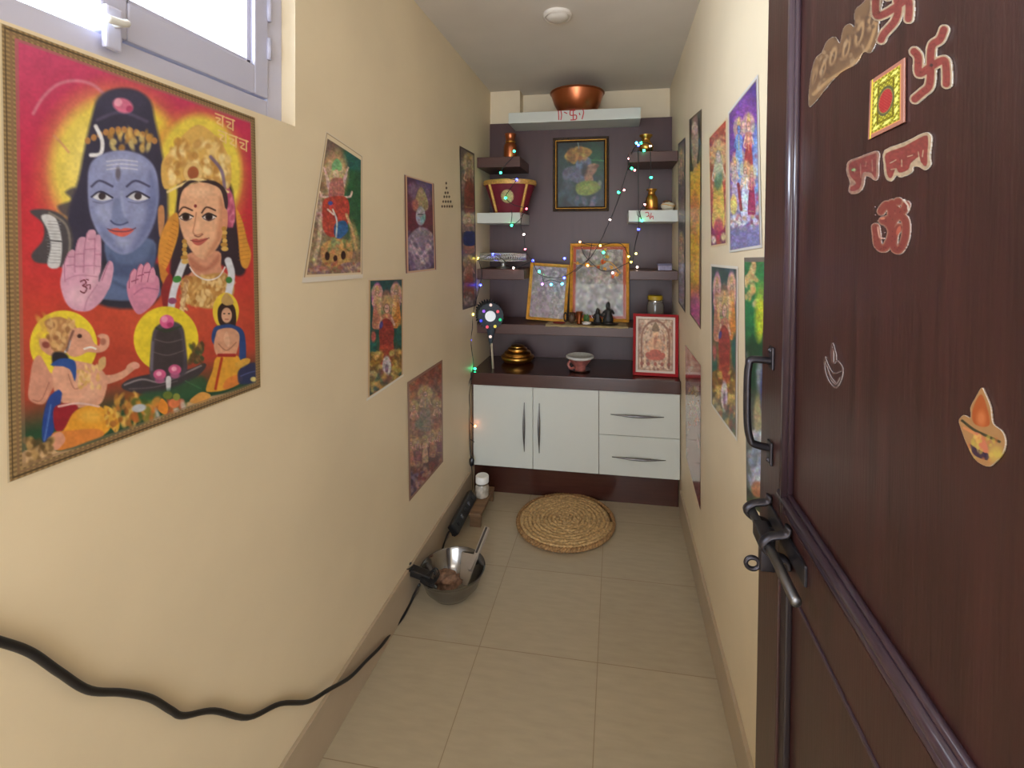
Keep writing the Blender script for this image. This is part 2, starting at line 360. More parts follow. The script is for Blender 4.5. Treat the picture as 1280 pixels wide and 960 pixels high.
# pull handle
hu, hv1 = dloc(966, 452); _, hv0 = dloc(966, 562)
hd = thing('handle', None, None); hd.parent = door; hd.name = 'door_handle'
C.objects.unlink(hd); bpy.data.objects.remove(hd)
pts = crom([(hu-.002, hv1, .0), (hu-.002, hv1+.001, .030), (hu-.001, hv1-.010, .036), (hu, (hv0+hv1)/2+.03, .038), (hu, (hv0+hv1)/2-.03, .037), (hu, hv0+.014, .033), (hu, hv0+.004, .027), (hu-.002, hv0-.002, .002)], 6)
bm = bmesh.new(); tube_bm(bm, pts, [.0058]*len(pts), 12)
for v in bm.verts: v.co.x = hu+(v.co.x-hu)*1.35
hd = link('door_handle', bm2me(bm), M_iron, door, smooth=True)
for vv in (hv1+.006, hv0-.008):
    bm = bmesh.new(); box_bm(bm, hu-.010, hu+.010, vv-.018, vv+.018, 0, .004, .0015)
    q = bmesh.ops.create_uvsphere(bm, u_segments=10, v_segments=6, radius=.004); bmesh.ops.translate(bm, vec=(hu, vv+(.012 if vv > 1.2 else -.012), .004), verts=q['verts'])
    link('mounting_plate', bm2me(bm), M_iron, hd)
# tower bolt: rod in two clamps on a plate, with its lock loop
bz = .030
pl = DM.inverted() @ onP(937, 634, dp0+dn*bz, dn); pr = DM.inverted() @ onP(996, 752, dp0+dn*bz, dn)
vb = (pl.y+pr.y)/2
bolt = dpart('door_bolt', [(pl.x+.005, pr.x-.05, vb-.014, vb+.013, 0, .004)], M_iron, .001)
o = tube('bolt_rod', [(pl.x, vb, bz), (pr.x-.002, vb, bz), (pr.x, vb, bz)], [.0068, .0068, .005], M_steeld, bolt, 16)
def clamp(u, s=1.):
    bm = bmesh.new(); tube_bm(bm, crom([(u, vb-.026*s, .004), (u, vb-.016*s, .008), (u, vb-.011*s, .028), (u, vb, .039), (u, vb+.011*s, .028), (u, vb+.016*s, .008), (u, vb+.026*s, .004)], 5), .0045, 8)
    for v in bm.verts: v.co.x = u+(v.co.x-u)*2.0
    return link('clamp', bm2me(bm), M_iron, bolt, smooth=True)
clamp(pl.x+.012); clamp(pl.x+.012+(pr.x-pl.x)*.42, 1.1)
um = pl.x+(pr.x-pl.x)*.32
bm = bmesh.new(); box_bm(bm, um-.012, um+.030, vb-.012, vb+.010, bz-.010, bz+.010, .003)
link('bolt_sleeve', bm2me(bm), M_iron, bolt)
lp = DM.inverted() @ onP(941, 705, dp0+dn*.040, dn)
ring = [(lp.x-.002, lp.y+.0085*math.sin(a), lp.z+.0095*math.cos(a)) for a in [2*PI*k/24 for k in range(25)]]
bm = bmesh.new(); tube_bm(bm, ring, .0034, 8, False); box_bm(bm, lp.x-.008, lp.x+.006, lp.y-.006, vb, lp.z-.030, lp.z-.009, .002)
link('lock_loop', bm2me(bm), M_iron, bolt, smooth=True)
# ================================================================== CABINET AND SHELVES
YF = 2.695
cz = (onY(853.7, 475, YF).z + onY(590, 467.5, YF).z)/2; cb = .663; db = .182
cab = thing('cabinet', 'low white two-door cabinet with two drawers and dark brown plinth across the end', 'cabinet', ((XL+XR)/2, YF+.2, 0))
box('carcass', XL+.004, XR-.004, YF+.035, YB, db, cb, M_brown, cab, .001, True)
box('plinth', XL+.004, XR-.006, YF+.075, YB, 0, db, M_counter, cab, .001, True)
c0, c1, c2, c3 = [onY(x, 540, YF+.015).x for x in (591.5, 666, 748.5, 853)]
c3 = min(c3, XR-.004)
z1, z0 = cb-.003, db
zm = onY(800, 546, YF+.015).z
def front(name, a, b_, za, zb):
    o = box(name, a+.0015, b_-.0015, YF+.015, YF+.033, za+.0015, zb-.0015, M_white, cab, .0012, True); return o
d1 = front('door', c0, c1, z0, z1); d2 = front('door', c1, c2, z0, z1); w1 = front('drawer', c2, c3, zm, z1); w2 = front('drawer', c2, c3, z0, zm)
def bow(p, q, par, out=.022):
    p, q = Vector(p), Vector(q); n = 24; pts = []; R = []
    for i in range(n+1):
        s = i/n; k = math.sin(s*PI); pts.append(p.lerp(q, s)+Vector((0, -.004-out*k**.8*.6, 0))); R.append(.0020+.0058*k**1.5)
    bm = bmesh.new(); tube_bm(bm, pts, R, 10)
    for s in (.28, .72): tube_bm(bm, [p.lerp(q, s)+Vector((0, .001, 0)), p.lerp(q, s)+Vector((0, -.014, 0))], .003, 8)
    return link('handle', bm2me(bm), M_steeld, par, True, True)
yh = YF+.015
for x, ya, yb, par in ((655.5, 503, 564, d1), (674.2, 504, 566, d2)):
    a = onY(x, ya, yh); b_ = onY(x, yb, yh); bow((a.x, yh, a.z), (a.x, yh, b_.z), par)
for xa, xb, y, par in ((763.5, 830, 519.5, w1), (765, 832, 573, w2)):
    a = onY(xa, y, yh); b_ = onY(xb, y, yh); bow((a.x, yh, (a.z+b_.z)/2), (b_.x, yh, (a.z+b_.z)/2), par)
tag(box('countertop', XL+.002, XR-.002, YF, YB, cb, cz, M_counter, bev=.003), 'dark brown wooden countertop over the white cabinet', 'countertop')
tag(box('back_panel', XL+.001, XR-.001, YB, YB+.019, cz, onY(838, 146, YB).z, M_panel, bev=.001), 'tall dusky brown laminate panel on the end wall behind the shelves', 'panel')
YS = 2.83
def shelf(name, xa, xb, yt, yb_, Y, m, label, xm=None, group=None, Yb=YB, round_=False):
    xm = xm or (xa+xb)/2; zt, zb = onY(xm, yt, Y).z, onY(xm, yb_, Y).z
    X0 = XL+.001 if xa < 600 else onY(xa, yt, Y).x; X1 = XR-.001 if xb > 843 else onY(xb, yt, Y).x
    r = thing(name, label, 'shelf', ((X0+X1)/2, (Y+Yb)/2, zb), group=group)
    o = box('board', X0, X1, Y, Yb-.001, zb, zt, m, r, .003, True); r['zt'] = zt
    return r, X0, X1, zb, zt
S_top = shelf('wall_shelf', 635.5, 801, 137.5, 151.2, 2.92, M_white, 'long white box shelf at the top carrying the copper basin', 718)
S_lu = shelf('wall_shelf', 595, 650, 196, 209, YS, M_brown, 'brown box shelf at top left above the red basket', 622)
S_ru = shelf('wall_shelf', 786, 846, 189, 202, YS, M_brown, 'brown box shelf at top right carrying the brass pot', 816)
S_lw = shelf('wall_shelf', 595, 650.5, 265.8, 279, YS, M_white, 'white box shelf on the left carrying the red basket', 622)
S_rw = shelf('wall_shelf', 785.7, 847, 262.6, 277.2, YS, M_white, 'white box shelf on the right with a red mark on its front', 816)
S_lm = shelf('wall_shelf', 595, 655, 336.5, 349.5, YS, M_brown, 'brown shelf on the left under the silver cake stand', 625)
S_rm = shelf('wall_shelf', 787, 846, 338.5, 350, YS, M_brown, 'brown shelf on the right holding only a small silver box', 816)
S_mn = shelf('wall_shelf', 595, 847, 407, 419.5, YS, M_brown, 'long low brown shelf carrying the gilt framed pictures', 700)
# red marks daubed on the shelf fronts
def marks(sh, Y, strokes, w, m=M_redm, name='painted_mark'):
    bm = bmesh.new()
    for st in strokes:
        pts = [onY(x, y, Y) for x, y in st]; pts = [Vector((p.x, Y-.0006, p.z)) for p in pts]
        if len(pts) > 2: pts = crom(pts, 5)
        tube_bm(bm, pts, w, 6)
    for v in bm.verts: v.co.y = Y-.0006+(v.co.y-Y+.0006)*.2
    link(name, bm2me(bm), m, sh, True)
marks(S_top[0], 2.92, [[(698, 138), (698.5, 150)], [(701, 138), (702, 144), (701, 150)], [(705, 140), (709, 142)], [(712.5, 138), (719, 138)], [(712.8, 138), (713, 144), (720, 144), (720, 149), (713, 150)], [(716.5, 138), (716.5, 150)], [(728.5, 136.5), (729.5, 141), (727.5, 149)], [(724, 141), (725, 144)]], .0033)
marks(S_rw[0], YS, [[(806.5, 266), (810, 265.5), (811, 269), (808, 271)], [(811, 269), (813, 274)], [(814, 266), (813.5, 272), (816, 270), (816.5, 274)], ], .0026)
marks(S_rw[0], YS, [[(796, 263.5), (797, 269), (800, 271)], [(799, 263.5), (800, 272)]], .0016, M_wire, 'dark_smudge')

# ---- things on the shelves
p = onY(721.5, 135, 3.0); zt = S_top[4]
Rb = mpp(p)*34
t = thing('copper_basin', 'wide copper basin on the long white top shelf', 'basin', (p.x, 3.0, zt))
k = Rb
lathe('bowl', [(0, .001), (k*.62, .001), (k*.68, .006), (k*.84, .055), (k*.93, .10), (k*.95, .118), (k*1.0, .122), (k*1.0, .127), (k*.93, .124), (k*.90, .10), (k*.80, .055), (k*.64, .01), (0, .006)], M_copper, t, 56)
def vessel(name, label, cat, x, ybot, wpx, sh, prof, m, Y=2.95):
    """lathe vessel: prof in pixels (radius, height above the base)"""
    pp = onY(x, ybot, Y); s = mpp(pp); t = thing(name, label, cat, (pp.x, Y, sh[4])); lathe('body', [(r*s*1.14, h*s) for r, h in prof], m, t, 36); return t, s
t, s = vessel('copper_vessel', 'tall narrow copper water vessel on the top left brown shelf', 'vessel', 638, 196, 16, S_lu,
   [(0, .2), (6.4, .2), (7, 1), (7.3, 4), (7.3, 15), (7.0, 18.5), (5.2, 20.5), (4.9, 21.5), (5.6, 23), (5.0, 24), (5.6, 29), (6.4, 32), (6.2, 32.4), (5.0, 30), (4.4, 24), (0, 23)], M_copper)
lathe('collar', [(5.6*s, 21*s), (6.4*s, 21.6*s), (6.4*s, 22.6*s), (5.6*s, 23.2*s)], M_brass, t)
t, s = vessel('brass_pot', 'round-bellied brass pot with wide rim on the top right brown shelf', 'pot', 807.5, 189, 16, S_ru,
   [(0, .2), (4, .2), (4.6, 1), (4.2, 2), (7, 5), (8.2, 9), (7.8, 12), (5.2, 15.5), (4.2, 18), (4.6, 21), (7.2, 24), (7.2, 24.8), (5.6, 24.4), (3.6, 20), (0, 19)], M_brass)
t, s = vessel('brass_bottle', 'shouldered brass water bottle on the right white shelf', 'bottle', 814.5, 262.6, 14, S_rw,
   [(0, .2), (6.2, .2), (6.8, 1), (6.9, 13), (6.4, 17), (4.3, 20), (3.6, 21.5), (3.9, 24.5), (5.8, 27), (5.8, 27.8), (4.6, 27.4), (3.2, 24), (0, 23)], M_brass)
lathe('band', [(7.8*s, 3*s), (8.15*s, 3.4*s), (8.15*s, 4.6*s), (7.8*s, 5*s)], M_copper, t)
pp = onY(835, 262, 2.93); s = mpp(pp)
t = thing('cloth_bundle', 'small white and brown tied bundle beside the brass bottle', 'bundle', (pp.x, 2.93, S_rw[4]))
lumpy('white_cloth', (0, 0, 6*s), 8.5*s, mat('cream_cloth', (205, 196, 176), .8, var=.1), t, (1, .8, .66), .18, 2.5, 3)
lumpy('brown_cloth', (-1*s, .004, 10.5*s), 5.5*s, mat('brown_cloth', (110, 78, 50), .8, var=.2), t, (1, .9, .55), .25, 3, 5)
tube('tie', [(8.3*s*math.cos(a), 6.8*s*math.sin(a), (7+1.2*math.sin(a*2))*s) for a in [2*PI*i/24 for i in range(25)]], .6*s, M_goldc, t)
# red basket
Yb_ = 2.965; pp = onY(637.5, 264, Yb_); s = mpp(pp); zt = S_lw[4]
t = thing('red_basket', 'large flared maroon velvet basket with gold braid on the left white shelf', 'basket', (pp.x, Yb_, zt))
def rp(v): return v*s
SY = .78
lathe('body', [(0, .001), (rp(20), .001), (rp(20.5), rp(2)), (rp(26), rp(20)), (rp(31.5), rp(36)), (rp(30), rp(36)), (rp(19), rp(4)), (0, rp(4))], M_velvet, t, 48, sy=SY)
lathe('rim_braid', [(rp(31), rp(35)), (rp(32.8), rp(35)), (rp(33.6), rp(37.5)), (rp(33), rp(40.5)), (rp(31), rp(41)), (rp(30), rp(38))], M_goldc, t, 48, sy=SY)
for a in (-132, -40, 50, 140):
    ar = math.radians(a); bm = bmesh.new(); P = []
    for r_, h in ((20.7, 1), (26.3, 19), (31.8, 35.5)): P.append((rp(r_+.3)*math.cos(ar), rp(r_+.3)*SY*math.sin(ar), rp(h)))
    tube_bm(bm, crom(P, 5), rp(1.9), 8); link('braid_strip', bm2me(bm), M_goldc, t, smooth=True)
ar = math.radians(-93)
bm = bmesh.new(); q = bmesh.ops.create_uvsphere(bm, u_segments=24, v_segments=10, radius=1); bmesh.ops.scale(bm, vec=(rp(8.2), rp(1.4), rp(8.4)), verts=q['verts']); bmesh.ops.rotate(bm, matrix=Matrix.Rotation(math.radians(14), 3, 'X'), verts=q['verts'])
bmesh.ops.translate(bm, vec=(rp(1.5), -rp(26.6)*SY, rp(20)), verts=q['verts']); link('medallion', bm2me(bm), mat('medallion_thread', (190, 160, 120), .6, .2, var=.4, vscale=140, bump=.6, bscale=200), t, smooth=True)
# silver cake stand
pp = onY(629, 336, 2.93); s = mpp(pp); t = thing('cake_stand', 'silver filigree footed plate on the left brown shelf', 'stand', (pp.x, 2.93, S_lm[4]))
ms = mat('silver_filigree', (205, 205, 200), .3, .9, var=.35, vscale=220, bump=.7, bscale=260)
lathe('foot', [(0, .001), (s*9, .001), (s*8, s*1.5), (s*3, s*3), (s*2.4, s*6), (s*5, s*8.5), (s*6, s*9), (0, s*9)], ms, t, 28)
lathe('plate', [(0, s*9), (s*24, s*9), (s*26, s*9.6), (0, s*9.8)], ms, t, 40, sy=.62)
bm = bmesh.new()
for zz in (10, 18.5): tube_bm(bm, [(s*29*math.cos(a), s*29*.62*math.sin(a), s*zz) for a in [2*PI*i/48 for i in range(49)]], s*.8, 6, False)
for i in range(56):
    a = 2*PI*i/56; b2 = a+.11
    tube_bm(bm, [(s*26.5*math.cos(a), s*26.5*.62*math.sin(a), s*9.6), (s*29*math.cos(b2), s*29*.62*math.sin(b2), s*14.5), (s*29*math.cos(a), s*29*.62*math.sin(a), s*18.5)], s*.62, 5)
    tube_bm(bm, [(s*29*math.cos(a+.11), s*29*.62*math.sin(a+.11), s*10), (s*29*math.cos(a), s*29*.62*math.sin(a), s*18.5)], s*.4, 5)
link('filigree_rim', bm2me(bm), ms, t, smooth=True)
# small silver box
pp = onY(830.5, 339, 2.88); s = mpp(pp); t = thing('silver_box', 'tiny silver box lying on the right brown shelf', 'box', (pp.x, 2.88, S_rm[4]), (0, 0, .15))
box('body', -s*8.5, s*8.5, -.02, .02, .0005, s*6, mat('silver_card', (165, 160, 185), .3, .6, var=.2, vscale=60), t, .002)
box('lid', -s*8.8, s*8.8, -.021, .021, s*6, s*8.6, mat('dull_silver', (120, 116, 140), .35, .5), t, .002)
# jar with yellow lid
pp = onY(819, 400, 2.96); s = mpp(pp); t = thing('jar', 'dim grey glass jar with yellow lid behind the red framed picture', 'jar', (pp.x, 2.96, S_mn[4]))
lathe('glass_body', [(0, .001), (s*9.5, .001), (s*10.2, s*2), (s*10.2, s*24), (s*8.6, s*29), (s*8.2, s*31.5), (0, s*31.5)], mat('smoky_glass', (110, 106, 100), .12, 0, coat=.4), t, 32)
lathe('lid', [(s*8.8, s*31), (s*9.3, s*31.4), (s*9.3, s*35.6), (s*8.6, s*36.4), (0, s*36.6)], mat('yellow_lid', (178, 146, 30), .4), t, 32)
lathe('neck_ring', [(s*8.3, s*28.5), (s*8.9, s*28.8), (s*8.9, s*30.2), (s*8.3, s*30.6)], M_steel, t, 32)

# ---- pictures in frames
def picture(name, label, W, H, fw, base, lean_deg, roll, paint, mframe, D=.022, nx=70, ny=90, mat_w=0, mmat=None, glass=False, inner=None, stepm=None, tint=(1, 1, 1), gain=1.):
    """frame in local coords: x width, z height, front towards -y, root at the bottom centre"""
    r = thing(name, label, 'picture', base, (-math.radians(lean_deg), 0, 0)); r.rotation_euler = Euler((-math.radians(lean_deg), math.radians(roll), 0), 'YXZ')
    w = W/2
    bm = bmesh.new()   # mitred moulding with a stepped profile
    prof = [(0, 0), (0, -D), (fw*.18, -D*1.12), (fw*.45, -D*.95), (fw*.6, -D*1.05), (fw*.85, -D*.75), (fw, -D*.6), (fw, 0)]
    rings = []
    for d, y in prof: rings.append([bm.verts.new(v) for v in ((-w+d, y, d), (w-d, y, d), (w-d, y, H-d), (-w+d, y, H-d))])
    rings.append(rings[0])
    for a, b_ in zip(rings, rings[1:]):
        for k in range(4): bm.faces.new((a[k], a[(k+1) % 4], b_[(k+1) % 4], b_[k]))
    link('frame', bm2me(bm), mframe, r)
    if stepm:
        bm = bmesh.new(); f2 = fw*.62
        pts = [(-w+f2, -D*1.02, f2), (w-f2, -D*1.02, f2), (w-f2, -D*1.02, H-f2), (-w+f2, -D*1.02, H-f2)]
        for a, b_ in zip(pts, pts[1:]+pts[:1]): tube_bm(bm, [a, b_], fw*.09, 8)
        link('inner_gilt_line', bm2me(bm), stepm, r)
    box('backing', -w+fw*.5, w-fw*.5, -D*.3, -.001, fw*.5, H-fw*.5, M_brown, r, 0)
    if mat_w: boxes('mount_border', [(-w+fw*.9, -w+fw+mat_w, -D*.5, -D*.32, fw, H-fw), (w-fw-mat_w, w-fw*.9, -D*.5, -D*.32, fw, H-fw), (-w+fw, w-fw, -D*.5, -D*.32, fw, fw+mat_w), (-w+fw, w-fw, -D*.5, -D*.32, H-fw-mat_w, H-fw)], mmat, r)
    iw = w-fw*.9; 
    un = lambda x, y: Vector((x, -D*.34, y))
    s_, t_ = iw, H-fw*.9
    q = [(-iw, t_), (iw, t_), (iw, fw*.9), (-iw, fw*.9)]
    def pnt(A): 
        A.x = A.s; A.y = A.t; A.x = A.x*100; A.y = A.y*100*(t_-fw)/(2*iw); A.H = 100*(t_-fw)/(2*iw); paint(A)
    sheet('picture_print', q, nx, ny, .0, pnt, M_paint, None, unproj=un, normal=(0, -1, 0), parent=r, tint=tint, gain=gain)
    if glass: box('glass', -iw, iw, -D*.56, -D*.53, fw*.9, t_, M_glassp, r, 0)
    return r
# painting on the panel
def pa_couple(A):
    H = A.H; A.vg([(0, (16, 26, 26)), (H*.4, (26, 58, 44)), (H*.7, (26, 48, 58)), (H, (10, 12, 16))])
    A.e(78, H*.28, 22, 40, (40, 120, 70), 0, 30, .8); A.e(12, H*.3, 20, 40, (60, 90, 88), 0, 25, .7)
    A.dabs((4, H*.55, 96, H*.95), 90, 7, [(60, 90, 110), (40, 60, 70), (80, 110, 120), (36, 70, 66)], 3, .5)
    A.p([(34, H*.36), (14, H*.42), (12, H*.56), (30, H*.6), (50, H*.64), (62, H*.5), (56, H*.36)], (110, 116, 140), 4)
    A.e(22, H*.66, 10, 12, (90, 100, 110), 0, 8, .6)
    A.p([(40, H*.27), (60, H*.22), (72, H*.28), (70, H*.36), (58, H*.42), (42, H*.4)], (116, 134, 165), 3)       # blue head turned down
    A.p([(16, H*.2), (30, H*.1), (56, H*.08), (74, H*.14), (68, H*.22), (48, H*.24), (36, H*.34), (24, H*.28)], (205, 150, 60), 3)
    A.dabs((20, H*.1, 66, H*.26), 40, 5, [(226, 176, 80), (170, 110, 40), (200, 130, 60)], 5, .6)
    A.l([(46, H*.1), (44, 1)], 2.5, (140, 160, 150), 2)
    A.p([(66, H*.36), (82, H*.34), (84, H*.44), (76, H*.52), (76, H*.6), (60, H*.62), (58, H*.48)], (190, 140, 110), 3)  # upturned face and neck
    A.e(83, H*.38, 6, 4, (150, 96, 80), -30, 3); A.e(58, H*.43, 6, 12, (60, 50, 50), 10, 5, .8)
    A.p([(40, H*.66), (60, H*.6), (84, H*.62), (92, H*.72), (70, H*.82), (44, H*.8)], (150, 170, 60), 4)
    A.e(68, H*.7, 14, 6, (180, 196, 90), 0, 6, .7); A.l([(70, H*.28), (99, H*.3)], 2.2, (90, 190, 110), 3, .8); A.e(90, H*.64, 4, 6, (180, 190, 160), 0, 3, .7)
    A.dabs((40, H*.86, 84, H*.97), 20, 4, [(150, 130, 160), (90, 90, 140), (60, 100, 120)], 9, .6)
    A.fine(4, .1, .12, 3.)
a, b_ = onY(691.5, 264, YB-.012), onY(761, 264, YB-.012); zt_ = onY(726, 171.5, YB-.02).z; zb_ = onY(726, 264, YB-.02).z
picture('framed_painting', 'framed green painting of a blue-skinned flute player embracing a woman, hung high on the panel', b_.x-a.x, zt_-zb_, .031, ((a.x+b_.x)/2, YB-.001, zb_), 0, 0, pa_couple, mat('dark_ornate_frame', (60, 42, 26), .45, .2, var=.6, vscale=70, bump=.6, bscale=120), stepm=M_gold, gain=.62)
def pa_embossed(A):
    H = A.H; A.vg([(0, (150, 146, 140)), (H, (140, 132, 124))])
    pal = [(176, 168, 160), (112, 104, 98), (150, 136, 128), (190, 184, 180), (126, 110, 104), (168, 148, 140)]
    A.dabs((0, 0, 100, H), 420, 4.2, pal, 11, .7)
    for fx, fy, sz in ((50, .42, 1.2), (26, .6, .9), (74, .6, .9), (50, .78, 1.), (22, .86, .8), (78, .86, .8)):
        y = H*fy; A.e(fx, y+12*sz, 11*sz, 15*sz, (165, 152, 142), 0, 4, .8); A.e(fx, y-4*sz, 5*sz, 6*sz, (196, 180, 165), 0, 2, .9); A.e(fx, y-12*sz, 5*sz, 6*sz, (150, 140, 120), 0, 3, .9)
        A.l([(fx-12*sz, y+6*sz), (fx-16*sz, y+16*sz), (fx-6*sz, y+20*sz)], 2.6, (120, 108, 100), 2, .7); A.l([(fx+12*sz, y+6*sz), (fx+16*sz, y+16*sz), (fx+6*sz, y+20*sz)], 2.6, (196, 184, 172), 2, .7)
    A.noise(5, .2, 5); A.fine(3, .1, .12, 2.5); A.c *= .9
def pa_small(A):
    H = A.H; pa_embossed(A); A.c[:] = A.c*.85+np.array((150, 128, 145))*.15
    A.dabs((0, 0, 55, H), 60, 5, [(150, 120, 140), (110, 86, 96), (176, 150, 160)], 2, .5)
Yp = 3.02; zt = S_mn[4]
a, b_ = onY(712, 400, Yp), onY(786.5, 400, Yp); Wm = b_.x-a.x; Hm = onY(749, 304, Yp+.05).z-zt
FM = picture('framed_picture', 'large gilt framed silver picture with orange mount, propped on the long shelf', Wm, Hm, .020, ((a.x+b_.x)/2, Yp-.012, zt+.001), 8, 0, pa_embossed, M_gold, .02, 90, 110, .018, mat('orange_mount', (170, 70, 32), .6, var=.15), True)
a, b_ = onY(658, 395, 2.99), onY(711, 396, 2.99); Ws = .257; Hs = onY(688, 329, 3.02).z-zt
picture('framed_picture', 'smaller gilt framed picture tilted to one side, left of the large gilt frame', Ws, Hs*.99, .019, (a.x+Ws/2+.004, 2.965, zt+.004), 9, 3.2, pa_small, M_gold, .018, 70, 90, 0, None, True)
def pa_seated(A):
    H = A.H; A.vg([(0, (196, 170, 140)), (H, (186, 152, 128))]); A.dabs((8, 8, 92, H-8), 260, 3.2, [(150, 96, 70), (205, 176, 150), (120, 70, 56), (176, 130, 96), (214, 190, 160)], 3, .6)
    A.l([(16, H*.9), (16, H*.34), (30, H*.14), (50, H*.08), (70, H*.14), (84, H*.34), (84, H*.9)], 5, (138, 92, 66), 2)
    A.l([(24, H*.88), (24, H*.38), (36, H*.2), (50, H*.16), (64, H*.2), (76, H*.38), (76, H*.88)], 2.4, (210, 180, 140), 2)
    A.e(50, H*.5, 17, 20, (206, 158, 120), 0, 4); A.e(50, H*.3, 8, 10, (214, 172, 130), 0, 2); A.p([(41, H*.25), (50, H*.1), (59, H*.25)], (120, 92, 60), 2)
    A.e(50, H*.42, 4, 14, (170, 110, 80), 10, 3); A.p([(26, H*.66), (50, H*.58), (74, H*.66), (66, H*.76), (34, H*.76)], (176, 84, 60), 3); A.l([(34, H*.46), (24, H*.56), (34, H*.62)], 5, (200, 150, 116), 2); A.l([(66, H*.46), (76, H*.56), (66, H*.62)], 5, (200, 150, 116), 2)
    for i in range(9): A.e(16+i*8.5, H*.84+(i % 2)*5, 4, 5, (216, 186, 150) if i % 2 else (150, 80, 60), 0, 2)
    A.noise(4, .14, 8)
    e = np.minimum(np.minimum(A.x, 100-A.x), np.minimum(A.y, H-A.y)); k = np.clip((6.5-e)/1.2, 0, 1)[:, None]; A.c = A.c*(1-k)+np.array((206, 190, 176))*k
    k = (np.abs(e-8.2) < .9)[:, None]*.7; A.c = A.c*(1-k)+np.array((130, 92, 70))*k
rp0, rp1 = onY(791, 466, 2.785), onY(847.5, 466, 2.785); Hr = onY(820, 393, 2.80).z-cz
picture('framed_picture', 'red framed sepia print of a seated deity leaning on the counter at the right', rp1.x-rp0.x, Hr, .016, ((rp0.x+rp1.x)/2, 2.795, cz+.001), 3, .6, pa_seated, M_frameR, .02, 80, 100)

# ---- things on the long shelf, before the gilt frames
def at(x, y, z): return onZ(x, y, z)
zt = S_mn[4]
mcl = mat('shelf_cloth', (160, 140, 100), .9, var=.25, vscale=60, bump=.5)
bm = bmesh.new(); xa, xb = onY(684, 403, 2.9).x, onY(785, 403, 2.9).x; n = 40
top = []; 
for j, (yy, zz) in enumerate(((2.995, .004), (2.93, .004), (2.85, .004), (2.828, .003), (2.824, -.006))):
    top.append([bm.verts.new((xa+(xb-xa)*i/n, yy+.002*math.sin(i*1.3), zt+zz+(.0015*math.sin(i*.9+j)))) for i in range(n+1)])
for r0, r1 in zip(top, top[1:]):
    for i in range(n): bm.faces.new((r0[i], r0[i+1], r1[i+1], r1[i]))
me = bm2me(bm); cth = tag(link('shelf_cloth', me, mcl, smooth=True), 'thin cream cloth runner under the gilt frames on the long shelf', 'cloth'); so = cth.modifiers.new('t', 'SOLIDIFY'); so.thickness = .002
zt += .007
def spot(x, Y=2.87): return onY(x, 400, Y).x
q = spot(724); s = .0049
t = thing('copper_cup', 'little flared copper cup in front of the large gilt frame', 'cup', (q, 2.87, zt)); lathe('body', [(0, 0), (s*3, 0), (s*3.3, s), (s*3.2, s*9), (s*4.4, s*14), (s*4.6, s*14.6), (s*3.8, s*14), (s*2.8, s*8), (0, s*6)], M_copper, t, 24); lathe('rim', [(s*4.3, s*14), (s*4.8, s*14.3), (s*4.4, s*14.9)], M_copper, t, 24)
mdk = mat('black_stone', (28, 28, 27), .5, var=.3, vscale=30, bump=.8, bscale=60)
def idol(name, label, x, Y, h, w, seed):
    t = thing(name, label, 'figurine', (spot(x, Y), Y, zt)); lathe('pedestal', [(0, 0), (w*.55, 0), (w*.55, h*.1), (w*.42, h*.14), (0, h*.14)], mdk, t, 16)
    bm = bmesh.new(); from mathutils import noise
    prof = [(.46, .12), (.52, .24), (.40, .34), (.34, .44), (.42, .56), (.30, .64), (.17, .68), (.24, .76), (.22, .84), (.14, .90), (.05, 1.)]
    for k, (r, z) in enumerate(prof): pass
    link_ = lathe('body', [(r*w, z*h) for r, z in [(0, .12)]+prof+[(0, 1.0)]], mdk, t, 18, sy=.7)
    for v in link_.data.vertices: v.co += Vector((1, .6, .4))*noise.noise(v.co*90+Vector((seed, 0, 0)))*w*.16
    tube('arm', [(-w*.3, 0, h*.6), (-w*.55, -.006, h*.45), (-w*.3, -.012, h*.36)], w*.09, mdk, t, smooth_n=4); tube('arm', [(w*.3, 0, h*.6), (w*.55, -.006, h*.5), (w*.36, -.012, h*.66)], w*.09, mdk, t, smooth_n=4); return t
idol('figurine', 'taller black stone figurine on the long shelf, before the large gilt frame', 760, 2.88, .135, .062, 1)
idol('figurine', 'shorter black figurine left of the taller black one', 747, 2.875, .10, .050, 2)
t = thing('brown_pot', 'tiny dark brown pot left of the little copper cup', 'pot', (spot(715, 2.9), 2.9, zt)); lathe('body', [(0, 0), (.012, 0), (.022, .018), (.024, .034), (.014, .052), (.018, .062), (.012, .06), (0, .05)], mat('brown_clay', (78, 58, 42), .55), t, 20)
tube('handle', [(.014, 0, .055), (.034, 0, .048), (.03, 0, .026), (.02, 0, .02)], .0028, mat('brown_clay', (0, 0, 0)), t, smooth_n=4)
# bead string hanging at the small frame corner
bd = thing('prayer_beads', 'dark prayer beads hanging beside the small gilt frame corner', 'beads', (spot(707, 2.9), 2.89, zt))
for i in range(14):
    a = PI*2*i/14; ball('bead', (.009*math.cos(a), -.002*math.cos(a), .036+.026*math.sin(a)), .0052, mat('dark_bead', (36, 28, 26), .35), bd, seg=10)
